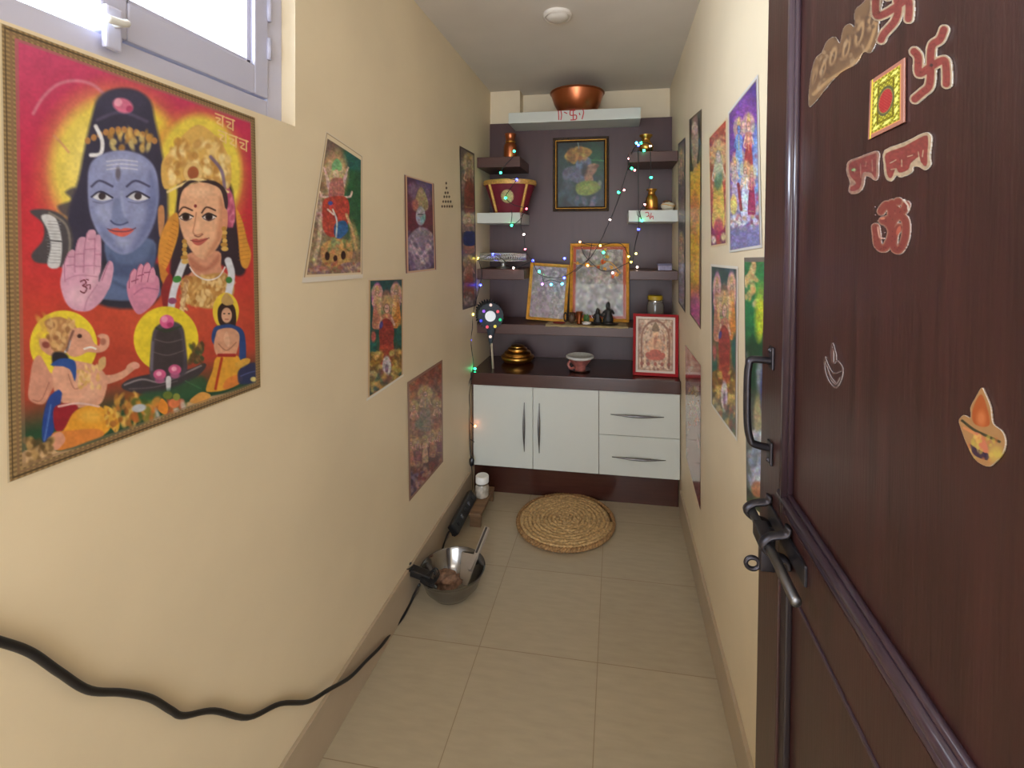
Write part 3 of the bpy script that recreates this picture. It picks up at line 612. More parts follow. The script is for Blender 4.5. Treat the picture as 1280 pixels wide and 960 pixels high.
# leaves, paper, plate
def leafy(name, label, x, Y, m, sc, n, cat, seed):
    t = thing(name, label, cat, (spot(x, Y), Y, zt)); r = random.Random(seed)
    for i in range(n):
        bm = bmesh.new(); L_ = sc*r.uniform(.8, 1.2); rows = []
        for k in range(6):
            u = k/5; w = L_*.26*math.sin(PI*min(1, u*.9+.08)); rows.append([bm.verts.new((-w, u*L_, .25*L_*u*u)), bm.verts.new((0, u*L_, .25*L_*u*u-.1*w)), bm.verts.new((w, u*L_, .25*L_*u*u))])
        for a_, b2 in zip(rows, rows[1:]):
            bm.faces.new((a_[0], a_[1], b2[1], b2[0])); bm.faces.new((a_[1], a_[2], b2[2], b2[1]))
        bmesh.ops.rotate(bm, matrix=Euler((r.uniform(.5, 1.1), 0, r.uniform(-1.6, 1.6))).to_matrix(), verts=bm.verts); bmesh.ops.translate(bm, vec=(r.uniform(-.01, .01), 0, .004), verts=bm.verts)
        link('leaf', bm2me(bm), m, t, smooth=True)
    return t
leafy('leaf_sprig', 'small sprig of green leaves between the copper cup and black figurines', 734, 2.88, mat('leaf_green', (62, 104, 40), .5), .05, 7, 'leaves', 2)
t = tag(lumpy('crumpled_paper', (0, 0, 0), .017, mat('crumpled_white', (214, 208, 204), .7), None, (1.5, .8, .55), .35, 4, 2), 'crumpled white paper in front of the green leaves', 'paper'); t.location = (spot(733, 2.845), 2.845, zt+.010)
t = thing('offering_plate', 'dark flat plate under the black figurines', 'plate', (spot(752, 2.868), 2.868, zt-.001)); lathe('dish', [(0, .0), (.07, .0), (.088, .006), (.09, .008), (.085, .007), (.068, .002), (0, .0015)], mat('dark_tray', (40, 30, 28), .3, .3), t, 36, sx=1.15, sy=.38)
lathe('rim', [(.087, .006), (.092, .008), (.087, .0095)], mat('dark_tray', (0, 0, 0)), t, 36, sx=1.15, sy=.38)
t = tag(lumpy('red_powder_packet', (0, 0, 0), .016, mat('red_cloth', (120, 34, 26), .7), None, (2.4, .8, .4), .2, 3, 8), 'flat red packet on the cream cloth below the small gilt frame', 'packet'); t.location = (spot(699, 2.86), 2.86, zt+.006)

# ---- things on the counter
def onC(x, y): return onZ(x, y, cz)
q = onC(647, 452); s = mpp(q)
t = thing('brass_lamp', 'stepped round brass oil lamp on the counter at the left', 'lamp', (q.x, q.y, cz))
lathe('dish', [(0, 0), (s*13, 0), (s*17, s*1.2), (s*20, s*4), (s*20.6, s*6.4), (s*20, s*8), (s*18, s*9), (0, s*9)], M_brass, t, 44)
lathe('stepped_lid', [(s*17, s*8.6), (s*16.4, s*10), (s*17, s*11), (s*16, s*13), (s*12, s*14), (s*11.6, s*14.8), (s*12.4, s*15.4), (s*12, s*17), (s*9, s*18), (s*8.4, s*18.8), (s*8.6, s*20), (s*6.5, s*21), (0, s*21.4)], M_brass, t, 44)
q = onC(725, 463); s = mpp(q)
mcup = mat('cup_print', (160, 96, 88), .35, var=.5, vscale=30)
mdish = mat('cup_white', (205, 205, 200), .3, var=.12, vscale=80)
t = thing('offering_cup', 'wide white rimmed red cup on a saucer at the front of the counter', 'cup', (q.x, q.y, cz))
lathe('saucer', [(0, 0), (s*9, 0), (s*13, s*1.4), (s*13.2, s*2), (s*8, s*1), (0, s*1)], M_steel, t, 32)
lathe('bowl', [(0, s*1), (s*6.5, s*1), (s*7, s*2), (s*7, s*5), (s*11, s*10), (s*15.2, s*15.5), (s*14.6, s*16), (s*9, s*10), (0, s*8)], mcup, t, 36)
lathe('rim', [(s*14.6, s*15), (s*17.4, s*16.6), (s*17.6, s*18.2), (s*16.4, s*19), (s*12.5, s*17), (s*9, s*15.5), (0, s*15.2)], mdish, t, 36)
tube('handle', [(-s*11.5, -s*6, s*13), (-s*14, -s*8, s*9), (-s*11, -s*8, s*4), (-s*7, -s*4, s*4.5)], s*1.6, mcup, t, smooth_n=5)
# ================================================================== LIGHTS ON THE SHRINE
COLS = {'g': (40, 235, 150), 'b': (60, 70, 255), 'w': (255, 225, 215), 'r': (255, 90, 110), 'p': (255, 150, 150), 'y': (240, 220, 90), 'c': (60, 215, 255), 'v': (170, 100, 255), 'o': (255, 150, 90)}
def mbulb(k): return mat('glow_'+k, tuple(v*.5 for v in COLS[k]), .3, em=COLS[k], ems=16.)
def lightstring(name, label, wires, bulbs):
    P0 = wires[0][0]; root = thing(name, label, 'string lights', P0)
    for w in wires: tube('cable', w, .0022, M_wire, root, 6, 6, True)
    for (p, k) in bulbs:
        b = ball('bulb', p, .0062 if k not in 'gbc' else .0074, mbulb(k), root, world=True, seg=12)
    return root
Yn = YS-.008
def W(*l): return [onY(x, y, Y) for x, y, Y in l]
BL = [(642.8, 189, 'g', 2.84), (625.8, 216, 'g', 2.82), (645.7, 224.6, 'b', 2.83), (632, 247.5, 'g', 2.82), (658, 261, 'r', 2.84), (639.6, 281.7, 'g', 2.82), (654.8, 293, 'w', 2.85), (656.6, 311.5, 'r', 2.85), (616.2, 317.9, 'b', 2.82), (666, 325.8, 'b', 2.88), (641.9, 334.9, 'w', 2.82), (597.7, 322.9, 'y', 2.80),
 (581.8, 318.3, 'b', 2.68), (600.4, 356.4, 'b', 2.82), (591.3, 393, 'y', 2.75), (588, 424.8, 'b', 2.72), (593.6, 461, 'g', 2.73), (584.8, 497.5, 'b', 2.68), (593.8, 532.5, 'o', 2.68),
 (674, 339.4, 'g', 2.9), (705.3, 347.3, 'b', 2.9), (677.9, 355.2, 'v', 2.9), (688.8, 355.7, 'c', 2.9), (702.6, 354.6, 'c', 2.9)]
wires = [W((643, 188, 2.84), (641, 196, 2.82), (632, 206, 2.82), (626, 216, 2.82), (634, 222, 2.81), (645.7, 225, 2.82)), W((645.7, 225, 2.82), (638, 236, 2.81), (632, 247, 2.80), (642, 256, 2.80), (658, 261, 2.82), (652, 270, 2.815)),
 W((652, 264, 2.815), (652, 272, 2.81), (639.6, 282, 2.815), (640, 268, 2.815), (639, 263, 2.82)), W((652, 272, 2.815), (651, 284, 2.83), (654.8, 293, 2.84), (656.6, 311, 2.84), (662, 322, 2.86), (666, 326, 2.87), (670, 337, 2.89), (676, 344, 2.89), (690, 347, 2.89), (704, 346, 2.89), (718, 338, 2.90), (738, 322, 2.92)),
 W((666, 326, 2.87), (655, 331, 2.83), (642, 335, 2.81), (628, 324, 2.80), (616, 318, 2.81), (606, 322, 2.80), (598, 323, 2.79), (590, 320, 2.73), (582, 318, 2.67)),
 W((598, 323, 2.79), (602, 340, 2.81), (600, 356, 2.81), (595, 376, 2.78), (591, 393, 2.75), (590.5, 410, 2.73), (588.5, 425, 2.71), (590, 440, 2.71), (592, 456, 2.70), (590, 466, 2.68), (588.5, 480, 2.67), (586.5, 497, 2.67), (588, 520, 2.67), (588, 545, 2.67), (588.5, 572, 2.67)),
 W((594, 459, 2.72), (591, 467, 2.68), (586, 480, 2.67), (585.5, 500, 2.67), (586.5, 530, 2.67), (587, 555, 2.67), (588.5, 574, 2.67)), W((588, 528, 2.67), (591, 531, 2.67), (593.5, 532.5, 2.675)), W((588, 549, 2.67), (591, 551, 2.67), (593, 553, 2.67)),
 W((678, 346, 2.89), (680, 352, 2.89), (688, 350, 2.89), (697, 352, 2.89), (703, 354, 2.89))]
lightstring('string_lights', 'coloured fairy lights trailing down the left shelves to the floor corner', wires, [(onY(x, y, Y), k) for x, y, k, Y in BL])
BR = [(795.7, 178.8, 'c', 2.8), (801.5, 178.6, 'g', 2.8), (798, 181.5, 'b', 2.8), (812.9, 182.4, 'w', 2.8), (805, 188, 'g', 2.8), (786.2, 198.3, 'p', 2.85), (789.6, 210.5, 'g', 2.85), (793.4, 212.6, 'p', 2.85), (813.8, 221.9, 'g', 2.82), (773.3, 240.4, 'g', 2.9), (780, 237.5, 'p', 2.9), (806, 255.6, 'p', 2.82), (762.4, 274.6, 'w', 2.93), (802.5, 275.8, 'g', 2.815), (798, 286.7, 'b', 2.83),
 (705.7, 322.9, 'b', 2.93), (725, 302.5, 'o', 2.95), (750.4, 307, 'y', 2.93), (754.4, 315.6, 'g', 2.93), (734.7, 332, 'o', 2.92), (765.8, 341, 'p', 2.92), (788.9, 327.4, 'y', 2.92), (785.8, 320.6, 'y', 2.92), (796.4, 333.7, 'w', 2.9), (795, 317, 'y', 2.9)]
wires = [W((798, 182, 2.8), (792, 186, 2.81), (788, 196, 2.84), (786, 206, 2.86), (781, 222, 2.88), (776, 240, 2.89), (769, 260, 2.91), (762, 276, 2.92), (755, 292, 2.93), (748, 306, 2.93), (738, 322, 2.93), (727, 333, 2.93), (718, 340, 2.92)),
 W((797, 183, 2.81), (798, 200, 2.815), (798, 230, 2.83), (798, 262, 2.815), (798, 287, 2.82), (794, 305, 2.88), (791, 325, 2.9)), W((799, 180, 2.79), (806, 178, 2.79), (813, 182, 2.79), (813, 195, 2.81), (813.6, 222, 2.815)), W((813.6, 222, 2.815), (810, 240, 2.81), (806, 255, 2.81), (800, 264, 2.81), (802, 275, 2.81)),
 W((725, 303, 2.95), (736, 306, 2.93), (750, 307, 2.93), (765, 304, 2.95), (778, 306, 2.95), (786, 320, 2.91), (790, 328, 2.91), (796, 334, 2.895)), W((726, 307, 2.94), (730, 318, 2.93), (737, 326, 2.93), (748, 336, 2.925), (758, 339, 2.92), (768, 337, 2.92), (780, 331, 2.92), (789, 327, 2.91)),
 W((786, 198, 2.85), (790, 210, 2.85), (793, 212, 2.85)), W((773, 240, 2.89), (777, 238, 2.89), (780, 237, 2.89)), W((740, 304, 2.93), (738, 314, 2.93), (735, 326, 2.93))]
lightstring('string_lights', 'coloured fairy lights from the brass pot slanting across to the large gilt frame', wires, [(onY(x, y, Y), k) for x, y, k, Y in BR])
# garland of gilt flowers over the large frame
gl = thing('flower_garland', 'gilt and orange flower garland draped over the large gilt frame', 'garland', onY(750, 325, 2.93))
mo = mat('orange_petal', (208, 96, 40), .5, .1, var=.3, vscale=50)
r = random.Random(4)
tube('twine', [onY(x, y, 2.93) for x, y in ((716, 328), (726, 330), (737, 333), (750, 331), (760, 327), (768, 332), (776, 342))], .003, M_goldc, gl, 6, 5, True)
for (x, y, R_, kk) in ((734, 331, .02, 0), (722, 329, .013, 0), (754, 327, .02, 1), (759, 321, .015, 0), (764, 334, .014, 0), (771, 343, .017, 0), (766, 346, .012, 1), (757, 312, .012, 0), (748, 334, .012, 1), (756, 336, .014, 0)):
    c = onY(x, y, 2.925); bm = bmesh.new()
    for i in range(7):
        a = 2*PI*i/7+r.random(); q = bmesh.ops.create_uvsphere(bm, u_segments=8, v_segments=5, radius=1); bmesh.ops.scale(bm, vec=(R_*.42, R_*.18, R_*.24), verts=q['verts']); bmesh.ops.rotate(bm, matrix=Matrix.Rotation(-a, 3, 'Y'), verts=q['verts'])
        bmesh.ops.translate(bm, vec=(c.x+R_*.5*math.cos(a), c.y-.004*(i % 2), c.z+R_*.5*math.sin(a)), verts=q['verts'])
    link('flower', bm2me(bm), mo if kk else M_gold, gl, True, True)
# LED flower on a stick
c = onY(613.5, 395, 2.80); s = mpp(c); zf = cz
t = thing('led_ornament', 'round flower light ornament with coloured bulbs on a stick at the counter left end', 'ornament', (c.x, 2.80, zf))
mb = mat('ornament_net', (40, 50, 62), .55, var=.4, vscale=120)
cz_ = c.z-zf
def disc(name, cx, cy_, czz, r_, d, m, par, seg=32, jag=0.):
    bm = bmesh.new(); f = []; b2 = []
    for k in range(seg):
        a = 2*PI*k/seg; rr = r_*(1+jag*(k % 2)); f.append(bm.verts.new((cx+rr*math.cos(a), cy_-d/2, czz+rr*math.sin(a)))); b2.append(bm.verts.new((cx+rr*math.cos(a), cy_+d/2, czz+rr*math.sin(a))))
    bm.faces.new(f); bm.faces.new(b2[::-1])
    for k in range(seg): bm.faces.new((f[k], f[(k+1) % seg], b2[(k+1) % seg], b2[k]))
    return link(name, bm2me(bm), m, par)
disc('fringe', -s*4, .016, cz_+s*2, s*15.5, .012, mat('black_feather', (14, 14, 17), .8), t, 64, .22)
disc('net_disc', 0, 0, cz_, s*16, .008, mb, t, 48, .05)
disc('hub', 0, -.008, cz_, s*6.6, .012, mat('hub_white', (215, 220, 225), .35, em=(220, 225, 235), ems=.35), t, 32)
for (bx, by, k) in ((.5, 14, 'w'), (-8.5, 6, 'v'), (9.5, 6, 'r'), (-12, -6, 'b'), (12.5, -4, 'g'), (6, -12.5, 'y'), (-4, -13.5, 'r'), (0, -25.5, 'w')):
    ball('bulb', (s*bx, -.010, cz_+s*by), s*1.95, mat('led_'+k, tuple(min(255, v*.8+30) for v in COLS[k]), .3, em=COLS[k], ems=.45), t, seg=12)
bm = bmesh.new(); 
lathe('cone', [(s*6, cz_-s*15), (s*4, cz_-s*24), (s*1.6, cz_-s*36), (0, cz_-s*36)], mb, t, 20, sy=.5)
tube('stick', [(s*1, 0, cz_-s*34), (s*3, 0, 0)], s*1.3, mat('pale_stick', (186, 172, 150), .5), t, 10)

# ================================================================== FLOOR THINGS
# jute mat
c = onZ(707, 650, .015); Rm = .253
t = thing('floor_mat', 'round braided jute mat lying on the floor before the cabinet', 'mat', (c.x, c.y, 0))
pts = []; turns = 11; nn = turns*60
r0 = .008
for i in range(nn+1):
    a = 2*PI*turns*i/nn; rr = r0+(Rm-.012-r0)*i/nn; wob = 1+.012*math.sin(a*2+.6); pts.append((rr*math.cos(a)*wob, rr*math.sin(a)*wob, .017+.0018*math.sin(a*17)))
R_ = [.0128*(1+.14*math.sin(i*.9)) for i in range(nn+1)]
bm = bmesh.new(); tube_bm(bm, pts, R_, 8)
link('braided_coil', bm2me(bm), M_jute, t, smooth=True)
lathe('underside', [(0, .001), (Rm-.012, .001), (Rm-.008, .006), (Rm-.016, .012), (0, .012)], M_juted, t, 60)
bm = bmesh.new()
for ph in (0, PI):
    P = []
    for i in range(480):
        a = 2*PI*i/479; w = a*46+ph; wob = 1+.012*math.sin(a*2+.6); P.append(((Rm+.004*math.cos(w))*math.cos(a)*wob, (Rm+.004*math.cos(w))*math.sin(a)*wob, .015+.006*math.sin(w)))
    tube_bm(bm, P, .0075, 6, False)
link('plaited_edge', bm2me(bm), M_juted, t, smooth=True)
# steel bowl
c = onZ(567, 744, 0); s = mpp(c)
c0b = onZ(566, 744, .0); rimc = onZ(565.5, 710, .105); c = Vector((rimc.x, rimc.y, 0))
Rr = 40.5*mpp(rimc)
t = thing('steel_bowl', 'shiny steel mixing bowl on the floor by the left wall', 'bowl', (c.x, c.y, 0))
lathe('bowl', [(0, .001), (Rr*.45, .001), (Rr*.62, .012), (Rr*.82, .045), (Rr*.93, .085), (Rr*.97, .103), (Rr*1.0, .105), (Rr*1.01, .109), (Rr*.97, .109), (Rr*.92, .098), (Rr*.8, .05), (Rr*.58, .018), (Rr*.4, .006), (0, .005)], mat('bowl_steel', (140, 140, 142), .13, 1., var=.12, vscale=20), t, 64)
# scraper in the bowl
a0 = onZ(580, 733, .02); a1 = onZ(608, 662, .20)
sc = thing('metal_scraper', 'flat metal scraper with long square handle standing in the steel bowl', 'scraper', (a0.x, a0.y, .02))
ax = (a1-a0); hb = onZ(597, 691, .105)
d = (a1-hb); 
mps = mat('scraper_steel', (170, 160, 148), .4, .35, var=.1)
bm = bmesh.new(); q1, q2 = onZ(577, 690, .098), onZ(597, 694, .108); q3, q4 = onZ(583, 732, .035), onZ(574, 730, .03)
vs = [bm.verts.new(v) for v in (q1, q2, q3, q4)]; bm.faces.new(vs); ex = bmesh.ops.extrude_face_region(bm, geom=list(bm.faces)); bmesh.ops.translate(bm, vec=(.004, .004, -.002), verts=[v for v in ex['geom'] if isinstance(v, bmesh.types.BMVert)])
link('blade', bm2me(bm), mps, sc, True)
bm = bmesh.new(); tube_bm(bm, [onZ(587, 713, .075), onZ(596, 693, .105), onZ(609.5, 659, .185)], [.010, .014, .015], 4); link('handle', bm2me(bm), mps, sc, True)
bm = bmesh.new(); e0, e1 = onZ(595, 691, .116), onZ(608, 659, .196); tube_bm(bm, [e0, e1], .005, 6); link('handle_slot', bm2me(bm), mat('slot_dark', (60, 54, 50), .5), sc, True)
# brown husk in the bowl
q = onZ(556, 726, .06)
husk = tag(lumpy('coconut_husk', (0, 0, 0), .048, mat('husk', (140, 108, 88), .85, var=.5, vscale=50, bump=.8, bscale=80), None, (1.15, .9, .7), .3, 3, 4, sub=4), 'brown fibrous husk lying in the steel bowl', 'husk'); husk.location = (q.x+.006, q.y+.012, .055)
# socket adaptor on bowl rim
q = onZ(520, 718, .12)
ad = thing('socket_adaptor', 'black socket adaptor of the wall cable resting on the bowl rim', 'adaptor', (q.x, q.y, .0))
A_ = onZ(513, 712, .135); B_ = onZ(539, 722, .118)
def obox(name, A, B, w, h, m, par, bev=.004):
    A, B = Vector(A), Vector(B); L_ = (B-A).length; bm = bmesh.new(); box_bm(bm, 0, L_, -w/2, w/2, -h/2, h/2, bev); X = (B-A).normalized(); Z = Vector((0, 0, 1)); Y = Z.cross(X).normalized(); Z = X.cross(Y)
    Mx = Matrix((X, Y, Z)).transposed().to_4x4(); Mx.translation = A; bmesh.ops.transform(bm, matrix=Mx, verts=bm.verts); return link(name, bm2me(bm), m, par, True)
obox('body', A_, B_, .036, .028, M_black, ad)
tube('hook', [onZ(516, 709, .15), onZ(510, 713, .15), onZ(506, 711, .145), onZ(507, 706, .15), onZ(514, 705, .155)], .007, M_black, ad, 8, 4, True)
obox('lead_collar', onZ(528, 722, .118), onZ(540, 731, .108), .03, .022, M_black, ad)
for k in range(3): tube('loose_lead', [onZ(532+k*3, 721, .13), onZ(538+k*3, 714-k*2, .14), onZ(545+k*2, 718, .125), onZ(541, 727+k*2, .115), onZ(534, 731, .11)], .0026, M_cable, ad, 6, 4, True)
# cable
cab_pts = [onX(x, y, XL+.008) for x, y in ((-60, 786), (0, 802), (39, 816), (74, 840), (111.6, 862.8), (153, 865.8), (188, 872.8), (214, 888), (229.7, 894.7), (267, 888.5), (310.6, 896.9), (350, 879.8), (385, 877))]
cab_pts += [onX(x, y, XL+.022) for x, y in ((411, 862), (437.5, 846.6), (458, 826), (476.9, 807))]
cab_pts += [onZ(490, 789, .007), onZ(503, 772, .008), onZ(513, 753, .012), onZ(519, 741, .035), onX(524, 731, onZ(526, 729, .10).x)]
tag(tube('power_cable', cab_pts, .0056, M_cable, None, 10, 6), 'thick black cable snaking along the left wall down to the bowl', 'cable')
# power strip against the skirting
ps = thing('power_strip', 'black power strip propped between the skirting and the wooden stand', 'power strip', (XL+.06, 2.25, 0))
A_ = onX(566, 648, XL+.062); B_ = onX(590, 608, XL+.062)
A_, B_ = Vector((XL+.062, A_.y, .085)), Vector((XL+.062, B_.y, .10))
bm = bmesh.new(); L_ = (B_-A_).length; box_bm(bm, 0, L_, -.016, .016, -.030, .030, .008); X = (B_-A_).normalized(); Nn = Vector((.80, -.1, .60)); Y = (Nn-X*Nn.dot(X)).normalized(); Z = X.cross(Y)
Mx = Matrix((X, Y, Z)).transposed().to_4x4(); Mx.translation = A_; bmesh.ops.transform(bm, matrix=Mx, verts=bm.verts); link('housing', bm2me(bm), M_black, ps, True)
for i in range(5):
    for dz in (-.018,):
        bm = bmesh.new(); box_bm(bm, L_*(.12+i*.18), L_*(.12+i*.18)+.020, .013, .020, -.010, .010, .003); bmesh.ops.transform(bm, matrix=Mx, verts=bm.verts); link('switch', bm2me(bm), mat('switch_grey', (84, 84, 90), .2) if i % 2 else M_black, ps, True)
tube('lead', [A_+Vector((0, 0, -.02)), onZ(562, 664, .05), onZ(556, 676, .02), onZ(552, 690, .01), onZ(545, 705, .02)], .0045, M_cable, ps, 8, 5, True)
# plug adaptor hanging at the cabinet corner
q = onX(590, 577, XL+.02); q = onY(589.5, 577, 2.655)
pg = thing('plug', 'small black plug of the fairy lights by the lower left cabinet corner', 'plug', (q.x, q.y, q.z))
lumpy('body', (0, 0, 0), .020, M_black, pg, (.8, .6, 1.35), .08, 2, 1); tube('prong', [(0, 0, .024), (0, 0, .034)], .003, M_steeld, pg); tube('lead', [(0, 0, -.024), (.004, -.002, -.08), (.006, -.01, -.16), (.01, -.08, -.2)], .0022, M_cable, pg, 6, 4)
# low wooden stand
f0, f1 = onZ(573, 659, 0), onZ(600.5, 660, 0); bkk = onZ(619, 627, 0)
H_ = .075
sy0, sy1 = f1.y, bkk.y+.02; sx0, sx1 = XL+.085, f1.x
t = thing('wooden_stand', 'low wooden stand on the floor beside the power strip', 'stand', ((sx0+sx1)/2, (sy0+sy1)/2, 0))
box('top_board', sx0, sx1+.005, sy0-.005, sy1, H_-.016, H_, M_woodl, t, .003, True)
for yy in (sy0+.002, sy1-.022): box('leg', sx0+.004, sx1, yy, yy+.018, 0, H_-.016, M_woodl, t, .002, True)
t['zt'] = H_
# glass jar with white lid
q = onZ(603, 620, H_); s = mpp(q)
t = thing('glass_jar', 'small glass jar with white lid on the low wooden stand', 'jar', (min(q.x, sx1-.04), q.y, H_))
mj = mat('milky_glass', (176, 168, 156), .12, 0, var=.45, vscale=40, coat=.5)
lathe('glass_body', [(0, .001), (s*7.4, .001), (s*8.4, s*2), (s*8.6, s*12), (s*7, s*16), (s*6.6, s*18), (0, s*18)], mj, t, 28)
lathe('lid', [(s*7.4, s*17.4), (s*8.2, s*18), (s*8.2, s*25), (s*7.4, s*26), (0, s*26)], M_lavglass, t, 28)
lathe('neck_ring', [(s*6.8, s*15.6), (s*8, s*16), (s*8, s*17), (s*6.8, s*17.4)], M_steel, t, 28)
# ================================================================== PRINTS ON THE WALLS
def unL(x, y): return onX(x, y, XL)
def unR(x, y): return onX(x, y, XR)
NL, NR = (1, 0, 0), (-1, 0, 0)
GL, GR = .98, 1.1
def edge_st(A, w, c, sides='ltrb', kx=1., ky=1.):
    d = np.full(len(A.s), 9.)
    if 'l' in sides: d = np.minimum(d, A.s*kx)
    if 'r' in sides: d = np.minimum(d, (1-A.s)*kx)
    if 't' in sides: d = np.minimum(d, A.t*ky)
    if 'b' in sides: d = np.minimum(d, (1-A.t)*ky)
    k = (d < w)[:, None]; A.c = np.where(k, np.array(c, float), A.c)
def big(A):
    P = A.p; E = A.e; Ln = A.l
    A.vg([(20, (208, 70, 120)), (110, (206, 52, 98)), (200, (206, 34, 74)), (290, (212, 44, 54)), (380, (206, 62, 46)), (430, (196, 66, 46)), (620, (150, 60, 40))])
    g = np.clip((A.y-(505-A.x*.22))/45, 0, 1)[:, None]; A.c = A.c*(1-g)+np.array((34, 76, 50))*g
    E(210, 395, 80, 30, (222, 90, 56), 0, 40, .6); E(60, 300, 50, 60, (214, 42, 56), 0, 60, .5)
    # halos
    E(142, 215, 96, 110, (222, 120, 70), 0, 26, .8); E(146, 212, 84, 92, (236, 206, 60), 0, 16); E(118, 215, 44, 70, (250, 236, 150), 0, 50, .6)
    E(246, 222, 62, 84, (222, 130, 60), 0, 14, .8); E(247, 218, 54, 74, (240, 214, 70), 0, 8)
    # trident / serpent curve
    Ln([(40, 142), (52, 122), (70, 106), (92, 101), (114, 106), (130, 120), (138, 132)], 4, (216, 130, 150), 3, .8); Ln([(66, 170), (74, 178), (84, 190)], 3, (220, 150, 110), 2, .7)
    # dark hair of the blue figure
    P([(96, 330), (82, 300), (84, 262), (96, 226), (104, 186), (112, 150), (120, 126), (140, 112), (166, 112), (186, 126), (192, 150), (200, 186), (208, 236), (206, 290), (190, 330), (160, 350), (120, 345)], (52, 50, 78), 5)
    P([(84, 270), (70, 258), (88, 250), (80, 240), (94, 236)], (60, 56, 84), 4, .8); P([(104, 330), (122, 380), (190, 380), (196, 330)], (46, 46, 64), 5)
    E(150, 128, 30, 16, (60, 58, 88), 0, 6); Ln([(120, 150), (150, 140), (182, 152)], 4, (84, 78, 110), 3); Ln([(112, 174), (150, 160), (192, 178)], 3, (80, 76, 110), 3)
    for k in range(12): E(108+k*7.6, 176-14*math.sin(k/11*PI), 3.6, 4.2, (190, 130, 70), 0, 1.6)
    Ln([(118, 158), (126, 176), (124, 192), (112, 194)], 5, (232, 232, 240), 2); E(152, 132, 13, 9, (224, 110, 150), 20, 3); E(146, 128, 5, 5, (240, 160, 190), 0, 2); E(160, 136, 4, 4, (190, 60, 110), 0, 2)
    A.dabs((136, 164, 186, 186), 26, 4, [(230, 190, 100), (240, 214, 130), (196, 140, 60)], 4)
    # neck
    P([(132, 300), (134, 340), (120, 372), (196, 372), (190, 340), (190, 300)], (92, 112, 160), 3); P([(136, 318), (150, 330), (180, 326), (190, 306), (188, 340), (140, 345)], (70, 86, 132), 5, .8); Ln([(140, 352), (165, 362), (190, 350)], 4, (64, 80, 120), 4, .7)
    # face
    P([(108, 226), (112, 204), (128, 192), (152, 188), (176, 194), (192, 210), (197, 238), (194, 268), (184, 294), (168, 312), (152, 318), (136, 310), (120, 290), (110, 262)], (142, 152, 204), 3)
    P([(186, 214), (196, 240), (192, 272), (180, 298), (162, 314), (176, 282), (182, 250)], (104, 116, 172), 8, .8); P([(112, 260), (124, 290), (138, 308), (152, 316), (150, 306), (134, 292), (122, 268)], (112, 126, 182), 5, .7)
    E(150, 206, 24, 9, (160, 168, 214), 0, 8, .8); E(128, 268, 12, 12, (162, 172, 218), 0, 10, .7); E(172, 268, 10, 12, (150, 160, 208), 0, 10, .6); E(152, 303, 9, 6, (160, 170, 214), 0, 6, .8)
    for yy in (200, 205, 210): Ln([(132, yy+2), (150, yy), (170, yy+2)], 1.5, (214, 216, 230), 1.2, .7)
    E(146, 217, 3.2, 8, (96, 90, 110), 0, 2.5, .9)
    for ex, w in ((126, 13), (171, 14)):
        Ln([(ex-w, 233), (ex-3, 226), (ex+w, 233)], 2.6, (66, 66, 104), 2); P([(ex-w+1, 246), (ex-2, 240), (ex+w, 247), (ex, 251)], (214, 216, 228), 1.2); E(ex, 245, 4.6, 4.6, (60, 50, 60), 0, 1.4)
        Ln([(ex-w, 246), (ex-2, 239.5), (ex+w, 247)], 2.4, (50, 48, 78), 1.2); Ln([(ex-w+2, 252), (ex, 254), (ex+w, 250)], 1.4, (100, 106, 150), 1.4, .8)
    P([(138, 274), (141, 250), (148, 250), (152, 268), (159, 276), (150, 281), (141, 280)], (122, 136, 188), 3, .9); Ln([(150, 240), (152, 258), (155, 270)], 3, (160, 170, 214), 3, .7); Ln([(137, 276), (142, 280), (150, 281), (158, 278)], 2, (72, 80, 130), 1.5)
    P([(134, 288), (144, 285), (149, 286.5), (155, 285), (166, 287), (156, 295), (146, 295)], (226, 96, 86), 1.4); Ln([(133, 286), (142, 289), (158, 289), (168, 285)], 1.4, (110, 60, 90), 1)
    # ears, ring
    P([(196, 262), (203, 258), (204, 280), (198, 296)], (206, 140, 90), 2); 
    # drum
    P([(36, 264), (58, 262), (80, 272), (90, 296), (88, 318), (80, 334), (62, 330), (44, 328), (38, 318), (52, 300), (52, 280)], (74, 70, 78), 3); P([(50, 270), (66, 270), (74, 290), (76, 312), (72, 334), (58, 332), (62, 308), (58, 288)], (206, 208, 214), 2)
    for yy in range(276, 332, 4): Ln([(58, yy), (74, yy+1)], .9, (140, 142, 154), .8, .7)
    Ln([(60, 266), (80, 280), (86, 304), (82, 330)], 3, (130, 122, 116), 2)
    Ln([(56, 300), (76, 302)], 2, (90, 88, 96), 1)
    # big hand
    SK, SD, SH = (216, 158, 190), (176, 104, 140), (232, 184, 206)
    P([(76, 340), (74, 356), (80, 376), (90, 387), (108, 389), (122, 380), (132, 366), (138, 348), (140, 334), (134, 328), (128, 338), (122, 352), (122, 330), (112, 326), (90, 328), (78, 330)], SK, 2)
    for f in ([(80, 352), (79, 330), (84, 316), (90, 312), (94, 320), (92, 344)], [(92, 340), (92, 318), (96, 300), (102, 296), (106, 302), (104, 340)], [(103, 340), (104, 312), (107, 292), (113, 287), (119, 294), (118, 340)], [(116, 342), (117, 312), (117, 298), (121, 293), (125, 300), (124, 340)]): P(f, SK, 1.4); Ln([f[0], f[1], f[2]], 1.3, SD, 1.2, .8)
    P([(124, 360), (126, 346), (132, 334), (135, 326), (140, 330), (139, 346), (134, 362)], SK, 1.6); Ln([(126, 350), (131, 336), (135, 327)], 1.2, SD, 1)
